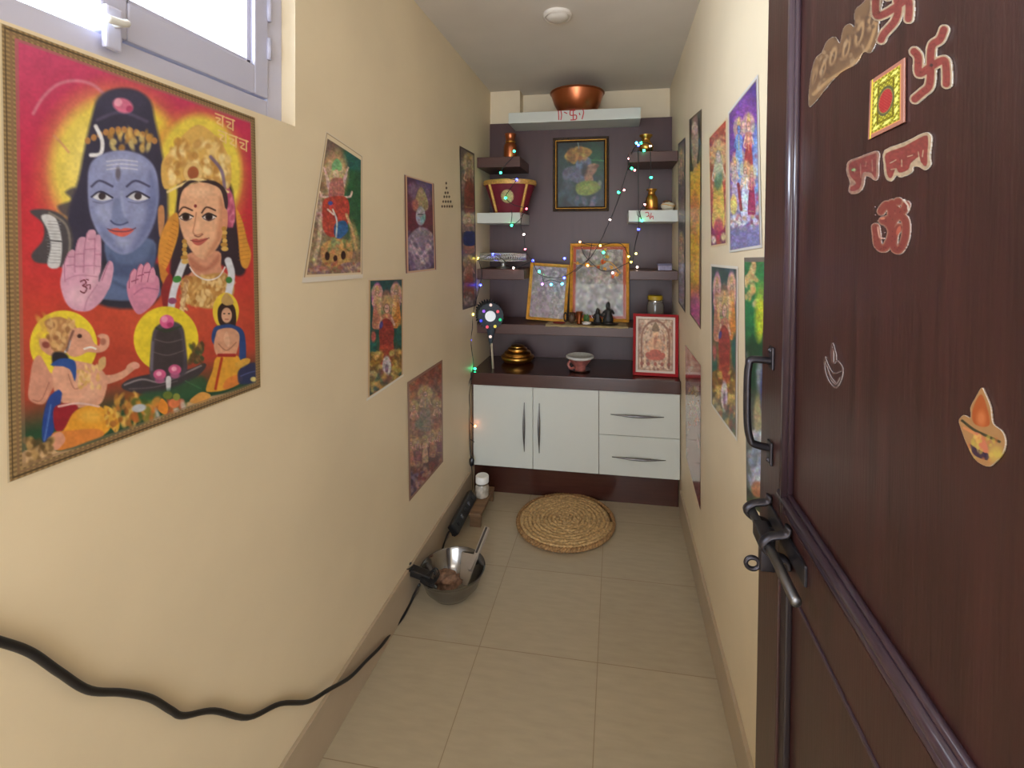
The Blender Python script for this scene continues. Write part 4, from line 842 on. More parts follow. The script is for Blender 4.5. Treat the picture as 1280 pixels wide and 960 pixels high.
    for q in ([(82, 332), (91, 331)], [(93, 318), (104, 317)], [(93, 333), (104, 333)], [(105, 312), (118, 311)], [(105, 332), (118, 332)], [(118, 318), (125, 318)], [(118, 333), (124, 333)], [(84, 321), (91, 321)], [(109, 299), (117, 299)]): Ln(q, 1.3, SD, 1, .7)
    E(96, 370, 14, 12, SH, 0, 10, .8); E(114, 350, 7, 16, SH, 20, 10, .6); Ln([(80, 350), (96, 344), (120, 346)], 1.2, SD, 1.5, .6); Ln([(104, 388), (108, 374), (120, 356)], 1.3, SD, 1.5, .6)
    Ln([(99, 352), (104, 350), (106, 354), (102, 357), (107, 360), (104, 366), (99, 364)], 1.7, (120, 40, 60), .8); Ln([(106, 357), (111, 356), (111, 361)], 1.4, (120, 40, 60), .8); Ln([(106, 349), (109, 350)], 1.3, (120, 40, 60), .8)
    # parvati : hair, veil, crown
    P([(212, 350), (214, 300), (220, 250), (226, 226), (282, 226), (292, 260), (298, 300), (306, 335), (296, 345), (270, 330), (230, 345)], (52, 38, 52), 4)
    P([(200, 340), (196, 322), (199, 296), (208, 276), (220, 266), (222, 290), (214, 318), (206, 336)], (226, 150, 52), 2); P([(198, 330), (206, 338), (214, 352), (212, 366), (200, 350)], (214, 132, 48), 2)
    P([(294, 262), (302, 276), (308, 300), (313, 318), (308, 335), (300, 330), (297, 300)], (228, 156, 52), 2)
    for k in range(12): Ln([(201+k*1.3, 330-k*5), (209+k*1.2, 334-k*5)], 1, (190, 104, 34), 1, .6); Ln([(297, 270+k*5), (306+k*.4, 268+k*5)], 1, (190, 110, 34), 1, .6)
    P([(276, 228), (288, 240), (293, 262), (290, 284), (284, 276), (282, 252)], (210, 100, 136), 2.4); A.dabs((278, 232, 292, 282), 26, 3, [(230, 130, 160), (186, 70, 110)], 6)
    P([(204, 236), (200, 206), (212, 188), (228, 168), (246, 156), (264, 166), (280, 186), (288, 210), (284, 236), (262, 224), (244, 220), (224, 228)], (226, 178, 86), 2)
    A.dabs((208, 176, 284, 232), 110, 4, [(240, 206, 130), (190, 130, 54), (250, 226, 160), (206, 150, 74)], 7, .8); E(240, 216, 12, 13, (236, 196, 120), 0, 2); E(240, 216, 7, 8, (176, 90, 50), 0, 2); Ln([(262, 196), (276, 214), (280, 240)], 4, (110, 90, 140), 2, .8)
    Ln([(208, 240), (224, 232), (244, 224), (264, 230), (284, 240)], 3, (240, 214, 150), 1.4)
    # neck, jewellery
    P([(232, 318), (238, 340), (222, 356), (292, 356), (276, 336), (272, 314)], (222, 150, 118), 2); P([(236, 322), (256, 334), (272, 318), (270, 330), (252, 340), (238, 334)], (190, 110, 84), 4, .8)
    P([(226, 350), (252, 344), (280, 342), (292, 360), (284, 378), (262, 386), (240, 382), (228, 376)], (206, 150, 78), 2.4); A.dabs((228, 346, 288, 382), 120, 2.6, [(232, 186, 110), (166, 108, 46), (240, 206, 140), (190, 130, 60)], 8)
    Ln([(236, 334), (244, 344), (258, 350), (272, 346), (280, 334)], 1.8, (236, 222, 220), 1)
    P([(200, 366), (208, 344), (214, 346), (214, 372), (206, 392)], (150, 40, 44), 2)
    for ga in ([(229, 326), (222, 344), (215, 366), (212, 390)], [(284, 326), (288, 340), (287, 354), (283, 372)]): Ln(ga, 9, (214, 218, 232), 2)
    E(220, 349, 5.5, 4.2, (60, 140, 60), -15, 1.2); E(285, 350, 4, 4, (60, 130, 60), 0, 1.2); E(214, 376, 5.5, 4, (150, 70, 110), 0, 1.2); Ln([(232, 352), (228, 372), (226, 392)], 6, (206, 160, 110), 1.6); A.dabs((223, 350, 234, 390), 24, 1.8, [(240, 210, 150), (170, 110, 70)], 9)
    # face of the woman
    P([(222, 262), (224, 242), (234, 232), (252, 228), (270, 232), (279, 244), (281, 268), (278, 292), (270, 310), (258, 322), (251, 324), (240, 316), (229, 298), (223, 280)], (238, 178, 138), 2)
    P([(274, 246), (281, 268), (277, 294), (266, 314), (254, 323), (266, 300), (272, 272)], (210, 136, 100), 5, .8); E(236, 294, 7, 9, (244, 186, 150), 0, 6, .7); E(262, 294, 7, 8, (244, 186, 146), 0, 6, .6); E(248, 240, 14, 6, (246, 196, 156), 0, 6, .8)
    P([(246, 227), (236, 230), (226, 240), (221, 262), (220, 250), (224, 236), (234, 226)], (56, 38, 46), 1.6); P([(248, 227), (262, 230), (275, 238), (281, 262), (284, 252), (280, 236), (266, 226)], (56, 38, 46), 1.6)
    for ex in (231, 260):
        Ln([(ex-9, 266), (ex-3, 259), (ex+8, 263)], 1.9, (70, 36, 32), 1.1); P([(ex-9, 272), (ex-1, 266), (ex+9, 271), (ex, 276.5)], (236, 226, 222), 1); E(ex, 271, 4.6, 4.8, (64, 36, 34), 0, 1.2); E(ex, 271, 2.4, 2.6, (24, 14, 16), 0, 1); Ln([(ex-8, 271), (ex-1, 266.6), (ex+9, 270.5)], 1.8, (40, 22, 26), 1); Ln([(ex-7, 273), (ex, 276), (ex+7, 273)], 1.2, (90, 50, 46), 1, .8)
    Ln([(244, 266), (242, 280), (240, 290), (244, 294), (251, 292)], 1.5, (196, 124, 92), 1.5, .9); Ln([(242, 294.5), (247, 296), (252, 293)], 1.4, (150, 84, 66), 1); E(246, 284, 3, 7, (246, 194, 156), 0, 4, .7)
    P([(238, 300), (244, 298.5), (247, 299.5), (251, 298.5), (259, 298), (250, 306), (243, 306)], (200, 92, 82), 1); Ln([(237, 300.5), (247, 302), (260, 297.5)], 1.1, (130, 50, 50), .8); E(243, 257.5, 1.8, 2, (130, 30, 40), 0, 1)
    P([(277, 262), (283, 264), (283, 284), (278, 290)], (226, 150, 112), 1.4)
    for jx, j0 in ((229, 302), (279, 286)):
        for k in range(6): E(jx+(k % 2)*.8, j0+k*5, 3.2 if k < 4 else 4.6, 3, (226, 180, 90) if k % 2 else (196, 140, 56), 0, 1.2)
    # smaller hand
    P([(158, 352), (158, 368), (164, 384), (172, 393), (184, 386), (194, 374), (198, 360), (196, 346), (186, 342), (170, 344)], (214, 132, 168), 1.6)
    for f in ([(160, 360), (161, 344), (166, 336), (170, 340), (169, 352)], [(168, 354), (170, 338), (174, 330), (178, 334), (176, 350)], [(175, 352), (178, 334), (183, 328), (187, 334), (184, 350)], [(183, 352), (186, 338), (190, 334), (193, 342), (191, 352)]): P(f, (222, 146, 178), 1.2); Ln(f[:3], 1.1, (160, 74, 110), 1, .9)
    for q in ([(163, 352), (171, 349)], [(171, 345), (178, 343)], [(179, 341), (186, 340)]): Ln(q, 1.3, (150, 60, 100), 1)
    Ln([(166, 368), (178, 360), (196, 362)], 1.4, (170, 90, 130), 1.4, .7)
    # elephant-headed figure
    E(78, 431, 42, 43, (240, 214, 44), 0, 1.6)
    A.dabs((44, 396, 84, 440), 60, 4, [(220, 170, 70), (226, 190, 60)], 10, .5)
    P([(54, 402), (70, 396), (84, 400), (94, 410), (92, 428), (84, 440), (68, 442), (58, 430), (60, 416)], (186, 130, 80), 2); A.dabs((58, 400, 90, 438), 60, 2.6, [(214, 164, 100), (150, 96, 56), (224, 180, 120)], 11)
    P([(48, 424), (58, 424), (62, 434), (70, 446), (60, 444), (50, 436)], (216, 150, 120), 1.8); E(56, 431, 5, 4, (150, 70, 60), 20, 2)
    P([(88, 412), (100, 410), (110, 416), (116, 428), (122, 432), (124, 424), (120, 420), (126, 417), (134, 420), (135, 430), (130, 438), (120, 441), (108, 440), (100, 444), (90, 446), (82, 440), (84, 424)], (226, 160, 132), 1.8)
    Ln([(104, 436), (112, 434), (118, 436)], 2.4, (240, 232, 226), 1); E(98, 420, 3, 2.6, (70, 40, 40), 0, 1.2); Ln([(86, 426), (84, 434), (80, 440)], 2.6, (214, 214, 224), 1.2); E(127, 427, 4, 4.4, (180, 110, 90), 0, 2); Ln([(90, 414), (86, 424), (82, 438)], 3, (90, 50, 44), 2, .7)
    P([(64, 442), (76, 440), (84, 446), (80, 456), (66, 458)], (40, 36, 46), 3)
    P([(40, 452), (48, 444), (56, 456), (62, 466), (72, 470), (62, 490), (54, 504), (42, 504), (34, 496), (36, 474)], (214, 146, 122), 2)
    P([(66, 458), (80, 450), (100, 452), (120, 458), (132, 472), (130, 492), (122, 506), (100, 510), (78, 504), (66, 488)], (222, 158, 130), 2); E(104, 486, 18, 16, (232, 172, 144), 0, 10, .8)
    P([(62, 456), (74, 448), (90, 450), (94, 460), (92, 476), (86, 462), (74, 458)], (36, 78, 160), 1.8); P([(60, 496), (76, 488), (70, 520), (62, 548), (52, 552), (52, 524)], (32, 66, 150), 2); Ln([(62, 506), (58, 530), (54, 550)], 2, (70, 110, 190), 1.5)
    P([(64, 464), (78, 458), (86, 470), (92, 486), (104, 480), (110, 474), (108, 486), (96, 498), (82, 496), (68, 480)], (226, 162, 134), 1.6); Ln([(84, 468), (92, 486), (106, 478)], 1.3, (170, 100, 80), 1.5, .8)
    P([(124, 470), (140, 468), (154, 462), (158, 456), (166, 452), (172, 456), (164, 464), (150, 474), (130, 480)], (224, 160, 132), 1.4); E(168, 457, 5, 4, (230, 160, 140), 0, 1.5); Ln([(60, 478), (50, 500), (40, 500)], 1.4, (160, 92, 76), 1.5, .7)
    A.dabs((96, 456, 124, 486), 36, 2.2, [(220, 170, 90), (240, 200, 130)], 12, .8); P([(122, 450), (130, 446), (130, 458), (122, 464)], (214, 170, 110), 1.6)
    P([(66, 510), (84, 504), (96, 510), (82, 534), (68, 538)], (158, 28, 44), 2); P([(80, 534), (92, 514), (114, 506), (130, 512), (138, 528), (130, 542), (110, 546), (86, 552), (70, 550)], (238, 160, 40), 2); P([(64, 542), (86, 538), (120, 536), (128, 544), (108, 552), (86, 560), (68, 562)], (226, 130, 52), 2); E(112, 520, 14, 8, (246, 186, 66), 0, 8, .8)
    Ln([(72, 508), (96, 504), (122, 508)], 2.6, (224, 180, 170), 1.2); P([(62, 546), (74, 540), (80, 550), (70, 562), (62, 560)], (222, 150, 120), 1.6); P([(128, 508), (140, 512), (148, 528), (144, 540), (134, 530)], (232, 170, 52), 2); A.dabs((128, 508, 148, 540), 20, 2.2, [(240, 200, 90), (200, 120, 40)], 13)
    # lingam
    E(206, 424, 40.5, 41, (240, 212, 40), 0, 1.6)
    P([(150, 482), (160, 474), (184, 468), (232, 462), (252, 454), (256, 458), (246, 470), (226, 482), (200, 492), (176, 492), (156, 488)], (60, 54, 62), 1.8); Ln([(154, 481), (176, 474), (200, 478), (226, 468), (250, 457)], 2.2, (140, 130, 136), 1.6); Ln([(160, 486), (190, 484), (220, 476)], 1.4, (96, 88, 96), 1.4)
    P([(186, 470), (187, 436), (190, 414), (200, 404), (216, 402), (226, 408), (230, 424), (232, 464), (214, 474), (198, 476)], (78, 72, 86), 2.6); P([(190, 466), (192, 430), (198, 412), (220, 410), (226, 430), (226, 464), (208, 470)], (62, 54, 60), 3); Ln([(190, 440), (208, 444), (228, 438)], 1.2, (104, 94, 100), 1.2); Ln([(192, 424), (208, 428), (226, 424)], 1.4, (104, 94, 100), 1.4); Ln([(189, 428), (188, 462)], 3, (130, 124, 150), 3, .7)
    E(207, 402, 9, 8.5, (226, 90, 150), 0, 1.6); E(204, 399, 4, 4, (246, 150, 190), 0, 2); E(211, 406, 4, 3, (190, 50, 110), 0, 1.6); Ln([(194, 410), (206, 414), (224, 408)], 2.6, (50, 66, 48), 2)
    for fx, fy in ((198, 468), (217, 462)): E(fx, fy, 8, 6.5, (214, 84, 140), 0, 1.6); E(fx-1, fy-1, 3.4, 3, (244, 160, 196), 0, 1.6); E(fx, fy+7, 6, 4, (190, 90, 140), 0, 2, .8)
    P([(206, 472), (212, 472), (211, 490), (207, 490)], (206, 206, 214), 1.2); A.dabs((236, 430, 252, 454), 30, 3, [(150, 110, 60), (90, 70, 44), (60, 80, 50)], 14)
    P([(176, 492), (210, 486), (250, 470), (256, 490), (226, 500), (190, 508)], (40, 92, 60), 5, .8); Ln([(230, 476), (250, 486)], 1.2, (70, 130, 84), 1, .6); P([(160, 494), (190, 500), (186, 516), (164, 508)], (42, 96, 58), 3)
    # fruit and offerings
    A.p([(26, 566), (60, 552), (70, 564), (110, 556), (150, 540), (190, 526), (230, 510), (270, 500), (320, 486), (321, 478), (290, 490), (240, 500), (200, 520), (140, 546), (90, 566), (30, 580)], (206, 168, 120), 2.5)
    A.dabs((138, 494, 170, 534), 40, 3.6, [(220, 160, 60), (190, 120, 50), (240, 190, 90), (150, 80, 30)], 15); A.dabs((166, 502, 232, 524), 70, 4.2, [(206, 110, 44), (230, 150, 50), (120, 130, 50), (70, 96, 40), (200, 80, 50), (210, 200, 190)], 16); P([(196, 512), (200, 498), (208, 506), (206, 518)], (236, 140, 40), 1.4); E(216, 504, 7, 6, (230, 120, 70), 0, 2); E(219, 496, 4.5, 4.5, (140, 150, 60), 0, 1.6); E(208, 494, 6, 5, (110, 130, 50), 0, 1.6)
    P([(236, 500), (250, 490), (262, 494), (254, 504), (240, 504)], (230, 160, 70), 1.6); E(172, 510, 9, 5, (190, 196, 206), -10, 2); A.dabs((24, 550, 62, 584), 36, 4, [(190, 150, 90), (120, 90, 50), (90, 70, 40)], 17)
    # kneeling child at the right
    E(281, 389, 16.5, 23, (240, 206, 50), 0, 1.4)
    P([(272, 384), (282, 376), (292, 384), (294, 402), (290, 410), (276, 408), (271, 398)], (56, 36, 36), 1.4); P([(275, 376), (282, 366), (291, 378), (282, 382)], (200, 160, 90), 1.4); E(282, 394, 6.6, 9.5, (226, 170, 136), 0, 1.2); E(279, 392, 1.3, .9, (40, 24, 24), 0, .8); E(285, 392, 1.3, .9, (40, 24, 24), 0, .8); Ln([(280, 399), (284, 399)], 1, (180, 80, 70), .8)
    P([(266, 410), (276, 406), (290, 406), (304, 416), (306, 450), (298, 452), (296, 424), (272, 424), (268, 432), (263, 424)], (40, 72, 140), 1.6); P([(272, 412), (288, 410), (298, 418), (296, 436), (290, 446), (272, 446), (266, 434), (268, 420)], (224, 160, 126), 1.6); P([(278, 424), (282, 414), (286, 426), (284, 434)], (236, 180, 146), 1.2); Ln([(272, 430), (282, 438), (294, 428)], 1.4, (170, 104, 76), 1.2, .8)
    P([(270, 446), (294, 444), (300, 456), (294, 474), (284, 486), (262, 490), (256, 486), (264, 464)], (234, 164, 44), 1.6); Ln([(276, 448), (272, 466), (268, 486)], 3, (190, 50, 30), 2); Ln([(272, 444), (292, 444)], 4, (180, 40, 40), 1.6); P([(282, 474), (298, 468), (302, 476), (290, 484), (278, 486)], (232, 130, 50), 1.4); P([(292, 456), (304, 448), (312, 450), (304, 460)], (230, 170, 60), 1.4)
    P([(298, 462), (312, 454), (320, 456), (320, 476), (300, 480), (296, 472)], (38, 50, 100), 2.4, .9); E(316, 474, 4, 3, (214, 200, 120), 0, 1.4); Ln([(300, 470), (310, 466), (318, 464)], 1.4, (80, 90, 150), 1)
    # lettering, top right
    for x0, y0, st in ((268, 142, 0), (272, 163, 1)):
        for k in range(3 if st else 2):
            xx = x0+k*13; yy = y0+k*5; Ln([(xx, yy), (xx+11, yy+4)], 1.8, (240, 200, 130), 1); Ln([(xx+9, yy+3), (xx+9, yy+16)], 1.8, (240, 200, 130), 1); Ln([(xx+1, yy+5), (xx+6, yy+7), (xx+2, yy+11), (xx+7, yy+14)], 1.8, (240, 200, 130), 1)
    A.noise(3.2, .04, 1); A.noise(11, .04, 2); g_ = A.c.mean(1, keepdims=True); A.c = A.c*.88+g_*.12
    # printed gilt border (in sheet space)
    w = .034; kx, ky = 1., 1.55
    d = np.minimum(np.minimum(A.s*.96, (1-A.s)*1.2), np.minimum(A.t*ky, (1-A.t)*ky)); n = (np.sin(A.t*620)*.5+.5)*(np.minimum(A.s, 1-A.s) < np.minimum(A.t, 1-A.t)*1.4)+(np.sin(A.s*420)*.5+.5)*(np.minimum(A.s, 1-A.s) >= np.minimum(A.t, 1-A.t)*1.4)
    k = (d < w); A.c[k] = (np.array((120, 98, 66))+n[:, None]*np.array((44, 38, 26)))[k]; k = (d > w*.62) & (d < w*.8); A.c[k] = (136, 106, 76); k = (d > w*.3) & (d < w*.42); A.c[k] = (84, 66, 44); k = (d < w*.1); A.c[k] = (206, 190, 160)
    k = (d >= w) & (d < w*1.25); A.c[k] = A.c[k]*.5+np.array((150, 120, 96))*.5
sheet('deity_poster', [(-2, 28), (318, 147), (325, 484), (8, 604)], 330, 440, .002, big, M_paint, 'very large red poster of a blue-faced god and a crowned goddess, below the window', unproj=unL, normal=NL, gain=GL, curl=.0015)

# ---------------- smaller prints: figure blocks over a ground
def person(A, cx, top, h, w, robe, skin=(222, 170, 140), crown=(214, 166, 90), hair=(110, 76, 60)):
    """a standing or seated figure: crown, face, body, robe; h/w in photo pixels"""
    A.e(cx, top+h*.17, w*.55, h*.17, (236, 200, 120), 0, 2, .55)
    A.p([(cx-w*.16, top+h*.1), (cx, top), (cx+w*.16, top+h*.1), (cx+w*.14, top+h*.15), (cx-w*.14, top+h*.15)], crown, .8)
    A.e(cx, top+h*.19, w*.18, h*.07, hair, 0, 1.2, .8); A.e(cx, top+h*.19, w*.14, h*.062, skin, 0, .8); A.l([(cx-w*.06, top+h*.185), (cx+w*.06, top+h*.185)], .8, (70, 40, 40), .7, .7)
    A.p([(cx-w*.3, top+h*.3), (cx, top+h*.255), (cx+w*.3, top+h*.3), (cx+w*.24, top+h*.5), (cx-w*.24, top+h*.5)], tuple(v*.5+s*.5 for v, s in zip(robe, skin)), .9)
    A.p([(cx-w*.24, top+h*.46), (cx+w*.24, top+h*.46), (cx+w*.42, top+h*.8), (cx+w*.36, top+h), (cx-w*.36, top+h), (cx-w*.42, top+h*.8)], robe, .9)
    A.l([(cx, top+h*.28), (cx, top+h*.5)], max(.9, w*.08), crown, .8, .8); A.l([(cx-w*.28, top+h*.32), (cx-w*.42, top+h*.44), (cx-w*.2, top+h*.47)], max(1, w*.11), skin, .8); A.l([(cx+w*.28, top+h*.32), (cx+w*.44, top+h*.42), (cx+w*.3, top+h*.34)], max(1, w*.11), skin, .8)
    A.l([(cx-w*.3, top+h*.9), (cx+w*.3, top+h*.92)], .9, crown, .8, .8)
def durga(A):
    A.vg([(165, (110, 80, 76)), (230, (160, 130, 100)), (352, (150, 116, 80))])
    A.e(442, 240, 24, 66, (44, 106, 62), 0, 10); A.e(446, 200, 20, 14, (30, 110, 110), 0, 5, .8); A.e(404, 196, 20, 26, (130, 96, 84), 0, 8, .8); A.dabs((384, 200, 416, 340), 70, 4, [(180, 150, 110), (140, 110, 70), (196, 170, 130), (120, 90, 60)], 21, .6)
    A.e(418, 218, 16, 30, (196, 150, 96), 0, 6); A.e(418, 214, 12, 16, (206, 176, 120), 0, 4)
    for sx in (-1, 1):
        for k in range(4): A.l([(419+sx*3, 250-k*2), (419+sx*(9+k*1.6), 240-k*9), (419+sx*(8+k*2.4), 228-k*6)], 2.2, (222, 190, 176), .9)
        A.l([(419+sx*4, 246), (419+sx*17, 246), (419+sx*20, 240)], 2.6, (226, 196, 180), 1)
    A.p([(414, 206), (420, 198), (426, 206), (425, 213), (415, 213)], (120, 190, 120), 1); A.e(419, 218, 4, 6, (228, 180, 150), 0, 1); A.p([(412, 226), (420, 222), (428, 226), (428, 250), (411, 250)], (196, 110, 96), 1.2)
    A.p([(406, 248), (430, 246), (436, 262), (430, 292), (412, 296), (402, 284), (401, 262)], (214, 60, 44), 1.4); A.p([(418, 280), (430, 276), (434, 288), (424, 298), (417, 294)], (30, 100, 180), 1.4); A.l([(415, 262), (420, 276), (419, 296)], 2, (196, 204, 216), .9); A.e(412, 254, 3, 2.5, (50, 80, 190), 0, 1); A.l([(409, 262), (416, 268)], 2.4, (224, 196, 180), 1)
    A.p([(388, 244), (398, 240), (402, 256), (400, 270), (390, 274), (385, 262)], (196, 150, 130), 2); A.dabs((385, 240, 402, 274), 24, 2, [(226, 190, 176), (150, 100, 90)], 22, .8)
    A.l([(400, 272), (398, 300), (392, 326)], 5, (222, 196, 150), 2, .8); A.l([(432, 268), (440, 290), (444, 312)], 3.2, (224, 186, 120), 1.4); A.e(442, 296, 5, 20, (206, 160, 90), -10, 3, .7)
    A.p([(400, 310), (412, 300), (432, 300), (440, 312), (436, 328), (420, 334), (404, 330)], (210, 150, 74), 1.6); A.e(408, 320, 3, 5.4, (60, 26, 26), 0, 1); A.e(418, 323, 2.6, 4, (70, 30, 30), 0, 1); A.e(428, 319, 3, 5.4, (60, 26, 26), 0, 1); A.dabs((400, 300, 438, 312), 30, 2.4, [(150, 170, 100), (220, 170, 80), (120, 140, 70)], 23)
    A.e(398, 336, 12, 4, (190, 120, 90), 0, 1.6); A.e(434, 334, 11, 6, (150, 110, 120), 0, 1.6); A.dabs((384, 328, 448, 344), 50, 2, [(210, 170, 130), (140, 100, 120), (180, 80, 60)], 24, .7)
    A.fine(31); edge_st(A, .045, (226, 208, 176)); edge_st(A, .03, (150, 116, 70), kx=1, ky=2.4); edge_st(A, .022, (222, 210, 190), kx=1, ky=2.2); edge_st(A, .035, (226, 218, 206), 'b', ky=1.0)
sheet('deity_poster', [(407, 164), (452.5, 195), (453, 347.5), (376.5, 353.5)], 90, 200, .002, durga, M_paint, 'print of a many-armed red-robed goddess on a lion, slanting left edge, on the left wall', unproj=unL, normal=NL, gain=GL, curl=.002)
def krish(A):
    A.vg([(216, (96, 46, 92)), (280, (120, 24, 52)), (342, (80, 54, 96))]); A.e(532, 232, 14, 14, (60, 60, 140), 0, 8, .8); A.e(514, 236, 5, 8, (150, 110, 160), 0, 3, .8); A.e(526, 246, 13, 18, (150, 110, 150), 0, 6, .7)
    A.p([(516, 262), (524, 234), (532, 244), (534, 262)], (190, 160, 110), 1.4); A.e(518, 256, 4, 7, (210, 90, 90), 0, 2, .8); A.e(525, 270, 6, 12, (176, 180, 200), 0, 1.4); A.l([(522, 268), (528, 268)], 1.3, (50, 40, 80), .8); A.e(528, 274, 3, 6, (110, 220, 200), 20, 2, .7)
    A.p([(510, 296), (524, 284), (538, 290), (543, 310), (540, 330), (528, 338), (514, 334), (508, 316)], (150, 130, 160), 2); A.l([(514, 300), (520, 316), (530, 330)], 3.4, (200, 180, 204), 1.4); A.l([(538, 296), (533, 312), (526, 322)], 3.4, (206, 180, 190), 1.4); A.dabs((508, 286, 542, 338), 50, 2.6, [(190, 160, 190), (110, 80, 130), (220, 190, 200), (90, 60, 110)], 31, .6)
    A.fine(45); edge_st(A, .075, (214, 172, 140), kx=1, ky=3); edge_st(A, .04, (96, 28, 44), 'lr'); edge_st(A, .014, (222, 206, 184), 'tlrb', ky=1.3)
sheet('deity_poster', [(504.5, 217), (542, 228.5), (545, 338), (506.5, 343)], 70, 160, .002, krish, M_paint, 'dark purple and crimson print of a flute-playing god, right of the lion print', unproj=unL, normal=NL, gain=GL, curl=.0025)
def trio(x0, x1, y0, y1b, seed):
    def f(A):
        w = x1-x0; A.vg([(y0, (24, 84, 84)), (y0+70, (30, 92, 80)), (y0+110, (150, 110, 60)), (y1b, (40, 60, 56))])
        c = (x0+x1)/2; h = y1b-y0
        A.e(c-w*.27, y0+h*.16, w*.17, h*.13, (196, 90, 170), 0, 1.5); A.e(c+w*.27, y0+h*.15, w*.17, h*.13, (206, 110, 140), 0, 1.5)
        person(A, c-w*.28, y0+h*.05, h*.38, w*.32, (206, 120, 90)); person(A, c+w*.28, y0+h*.04, h*.38, w*.34, (226, 130, 40)); 
        A.e(c, y0+h*.2, w*.16, h*.11, (150, 110, 84), 0, 2); A.e(c-w*.4, y0+h*.58, w*.12, h*.09, (20, 110, 100), 0, 2); A.e(c+w*.4, y0+h*.5, w*.12, h*.1, (24, 100, 92), 0, 2); A.e(c-w*.38, y0+h*.5, w*.07, h*.05, (206, 90, 80), 0, 2)
        person(A, c, y0+h*.14, h*.62, w*.52, (192, 66, 44)); A.p([(c-w*.2, y0+h*.4), (c, y0+h*.34), (c+w*.2, y0+h*.42), (c+w*.16, y0+h*.56), (c-w*.18, y0+h*.56)], (176, 52, 44), 1); A.e(c-w*.16, y0+h*.4, 2, 5, (70, 60, 160), 10, 1)
        for sx in (-1, 1): A.dabs((c+sx*w*.3-w*.16, y0+h*.62, c+sx*w*.3+w*.16, y1b-h*.05), 40, 3.2, [(206, 160, 56), (176, 120, 40), (226, 186, 84), (130, 90, 40)], seed+sx, .85)
        A.e(c, y0+h*.76, w*.13, h*.09, (206, 190, 190), 0, 1.5); A.e(c, y0+h*.78, w*.05, h*.04, (150, 110, 150), 0, 1); A.dabs((x0, y0+h*.82, x1, y1b), 40, 3, [(200, 160, 60), (60, 110, 90), (220, 190, 110), (150, 60, 50)], seed+5, .7)
        A.fine(46)
    return f
t1 = trio(461, 504, 349, 492, 41)
def tL(A): t1(A); edge_st(A, .07, (206, 172, 130), kx=1, ky=2.6); edge_st(A, .03, (224, 206, 180), kx=1, ky=1.6); edge_st(A, .022, (232, 228, 218), 'b')
sheet('deity_poster', [(458.5, 347), (504.5, 346), (504, 470), (457.5, 501.5)], 80, 170, .002, tL, M_paint, 'teal and gold print of a red-robed goddess with two others, below the lion print', unproj=unL, normal=NL, gain=GL, curl=.002)
def court(A):
    A.vg([(450, (150, 60, 36)), (500, (150, 90, 70)), (560, (140, 90, 84)), (626, (80, 56, 96))]); A.dabs((508, 452, 554, 624), 260, 3.2, [(176, 110, 84), (130, 60, 50), (196, 150, 120), (160, 84, 60), (110, 56, 60)], 51, .7)
    A.dabs((508, 450, 554, 500), 60, 3, [(190, 80, 40), (150, 50, 30), (206, 120, 60)], 52, .7); A.e(531, 512, 14, 34, (170, 130, 106), 0, 6, .7); person(A, 531, 482, 56, 17, (150, 128, 112)); person(A, 517, 500, 50, 11, (176, 120, 90)); person(A, 546, 496, 50, 11, (170, 100, 80)); A.e(523, 530, 5, 6, (110, 130, 100), 0, 3, .8)
    for k in range(5): person(A, 513+k*9, 548+((k*7) % 5)-k*4, 34, 9, [(190, 120, 90), (150, 80, 90), (206, 160, 120)][k % 3])
    A.dabs((508, 590, 540, 626), 70, 2.6, [(150, 130, 170), (90, 70, 130), (180, 150, 160), (60, 44, 90)], 53, .7); A.dabs((520, 580, 554, 612), 40, 2.4, [(206, 160, 120), (150, 50, 60), (190, 110, 100)], 54, .7); A.fine(7)
    edge_st(A, .045, (150, 116, 100), kx=1, ky=2)
sheet('deity_poster', [(508.5, 478), (552.5, 449.5), (553.5, 577), (511, 627)], 80, 190, .002, court, M_paint, 'reddish crowded court scene print, lowest on the left wall', unproj=unL, normal=NL, gain=GL)
def tall(A):
    A.vg([(183, (120, 100, 100)), (280, (140, 112, 100)), (387, (130, 96, 90))]); A.dabs((574, 182, 596, 388), 180, 3.4, [(170, 140, 130), (96, 76, 80), (190, 166, 150), (130, 90, 84)], 61, .7); person(A, 586, 190, 76, 15, (150, 70, 60)); A.e(586, 240, 6, 14, (150, 60, 52), 0, 2); person(A, 586, 266, 50, 15, (190, 110, 80)); A.p([(579, 292), (586, 288), (594, 292), (593, 306), (580, 306)], (30, 50, 130), 1.4)
    person(A, 586, 318, 56, 15, (176, 86, 56)); A.e(586, 356, 6, 16, (170, 80, 50), 0, 3, .8); A.dabs((574, 366, 596, 388), 30, 2.4, [(196, 180, 170), (110, 90, 90)], 62, .7); k = np.abs(A.y-286) < 3; A.c[k] = (150, 124, 110); A.fine(29); edge_st(A, .07, (90, 74, 74), kx=1, ky=6)
sheet('deity_poster', [(574, 182), (592.5, 192), (595.5, 382), (578, 387.5)], 50, 210, .002, tall, M_paint, 'tall narrow greyish print of stacked figures beside the left shelves', unproj=unL, normal=NL, gain=GL)
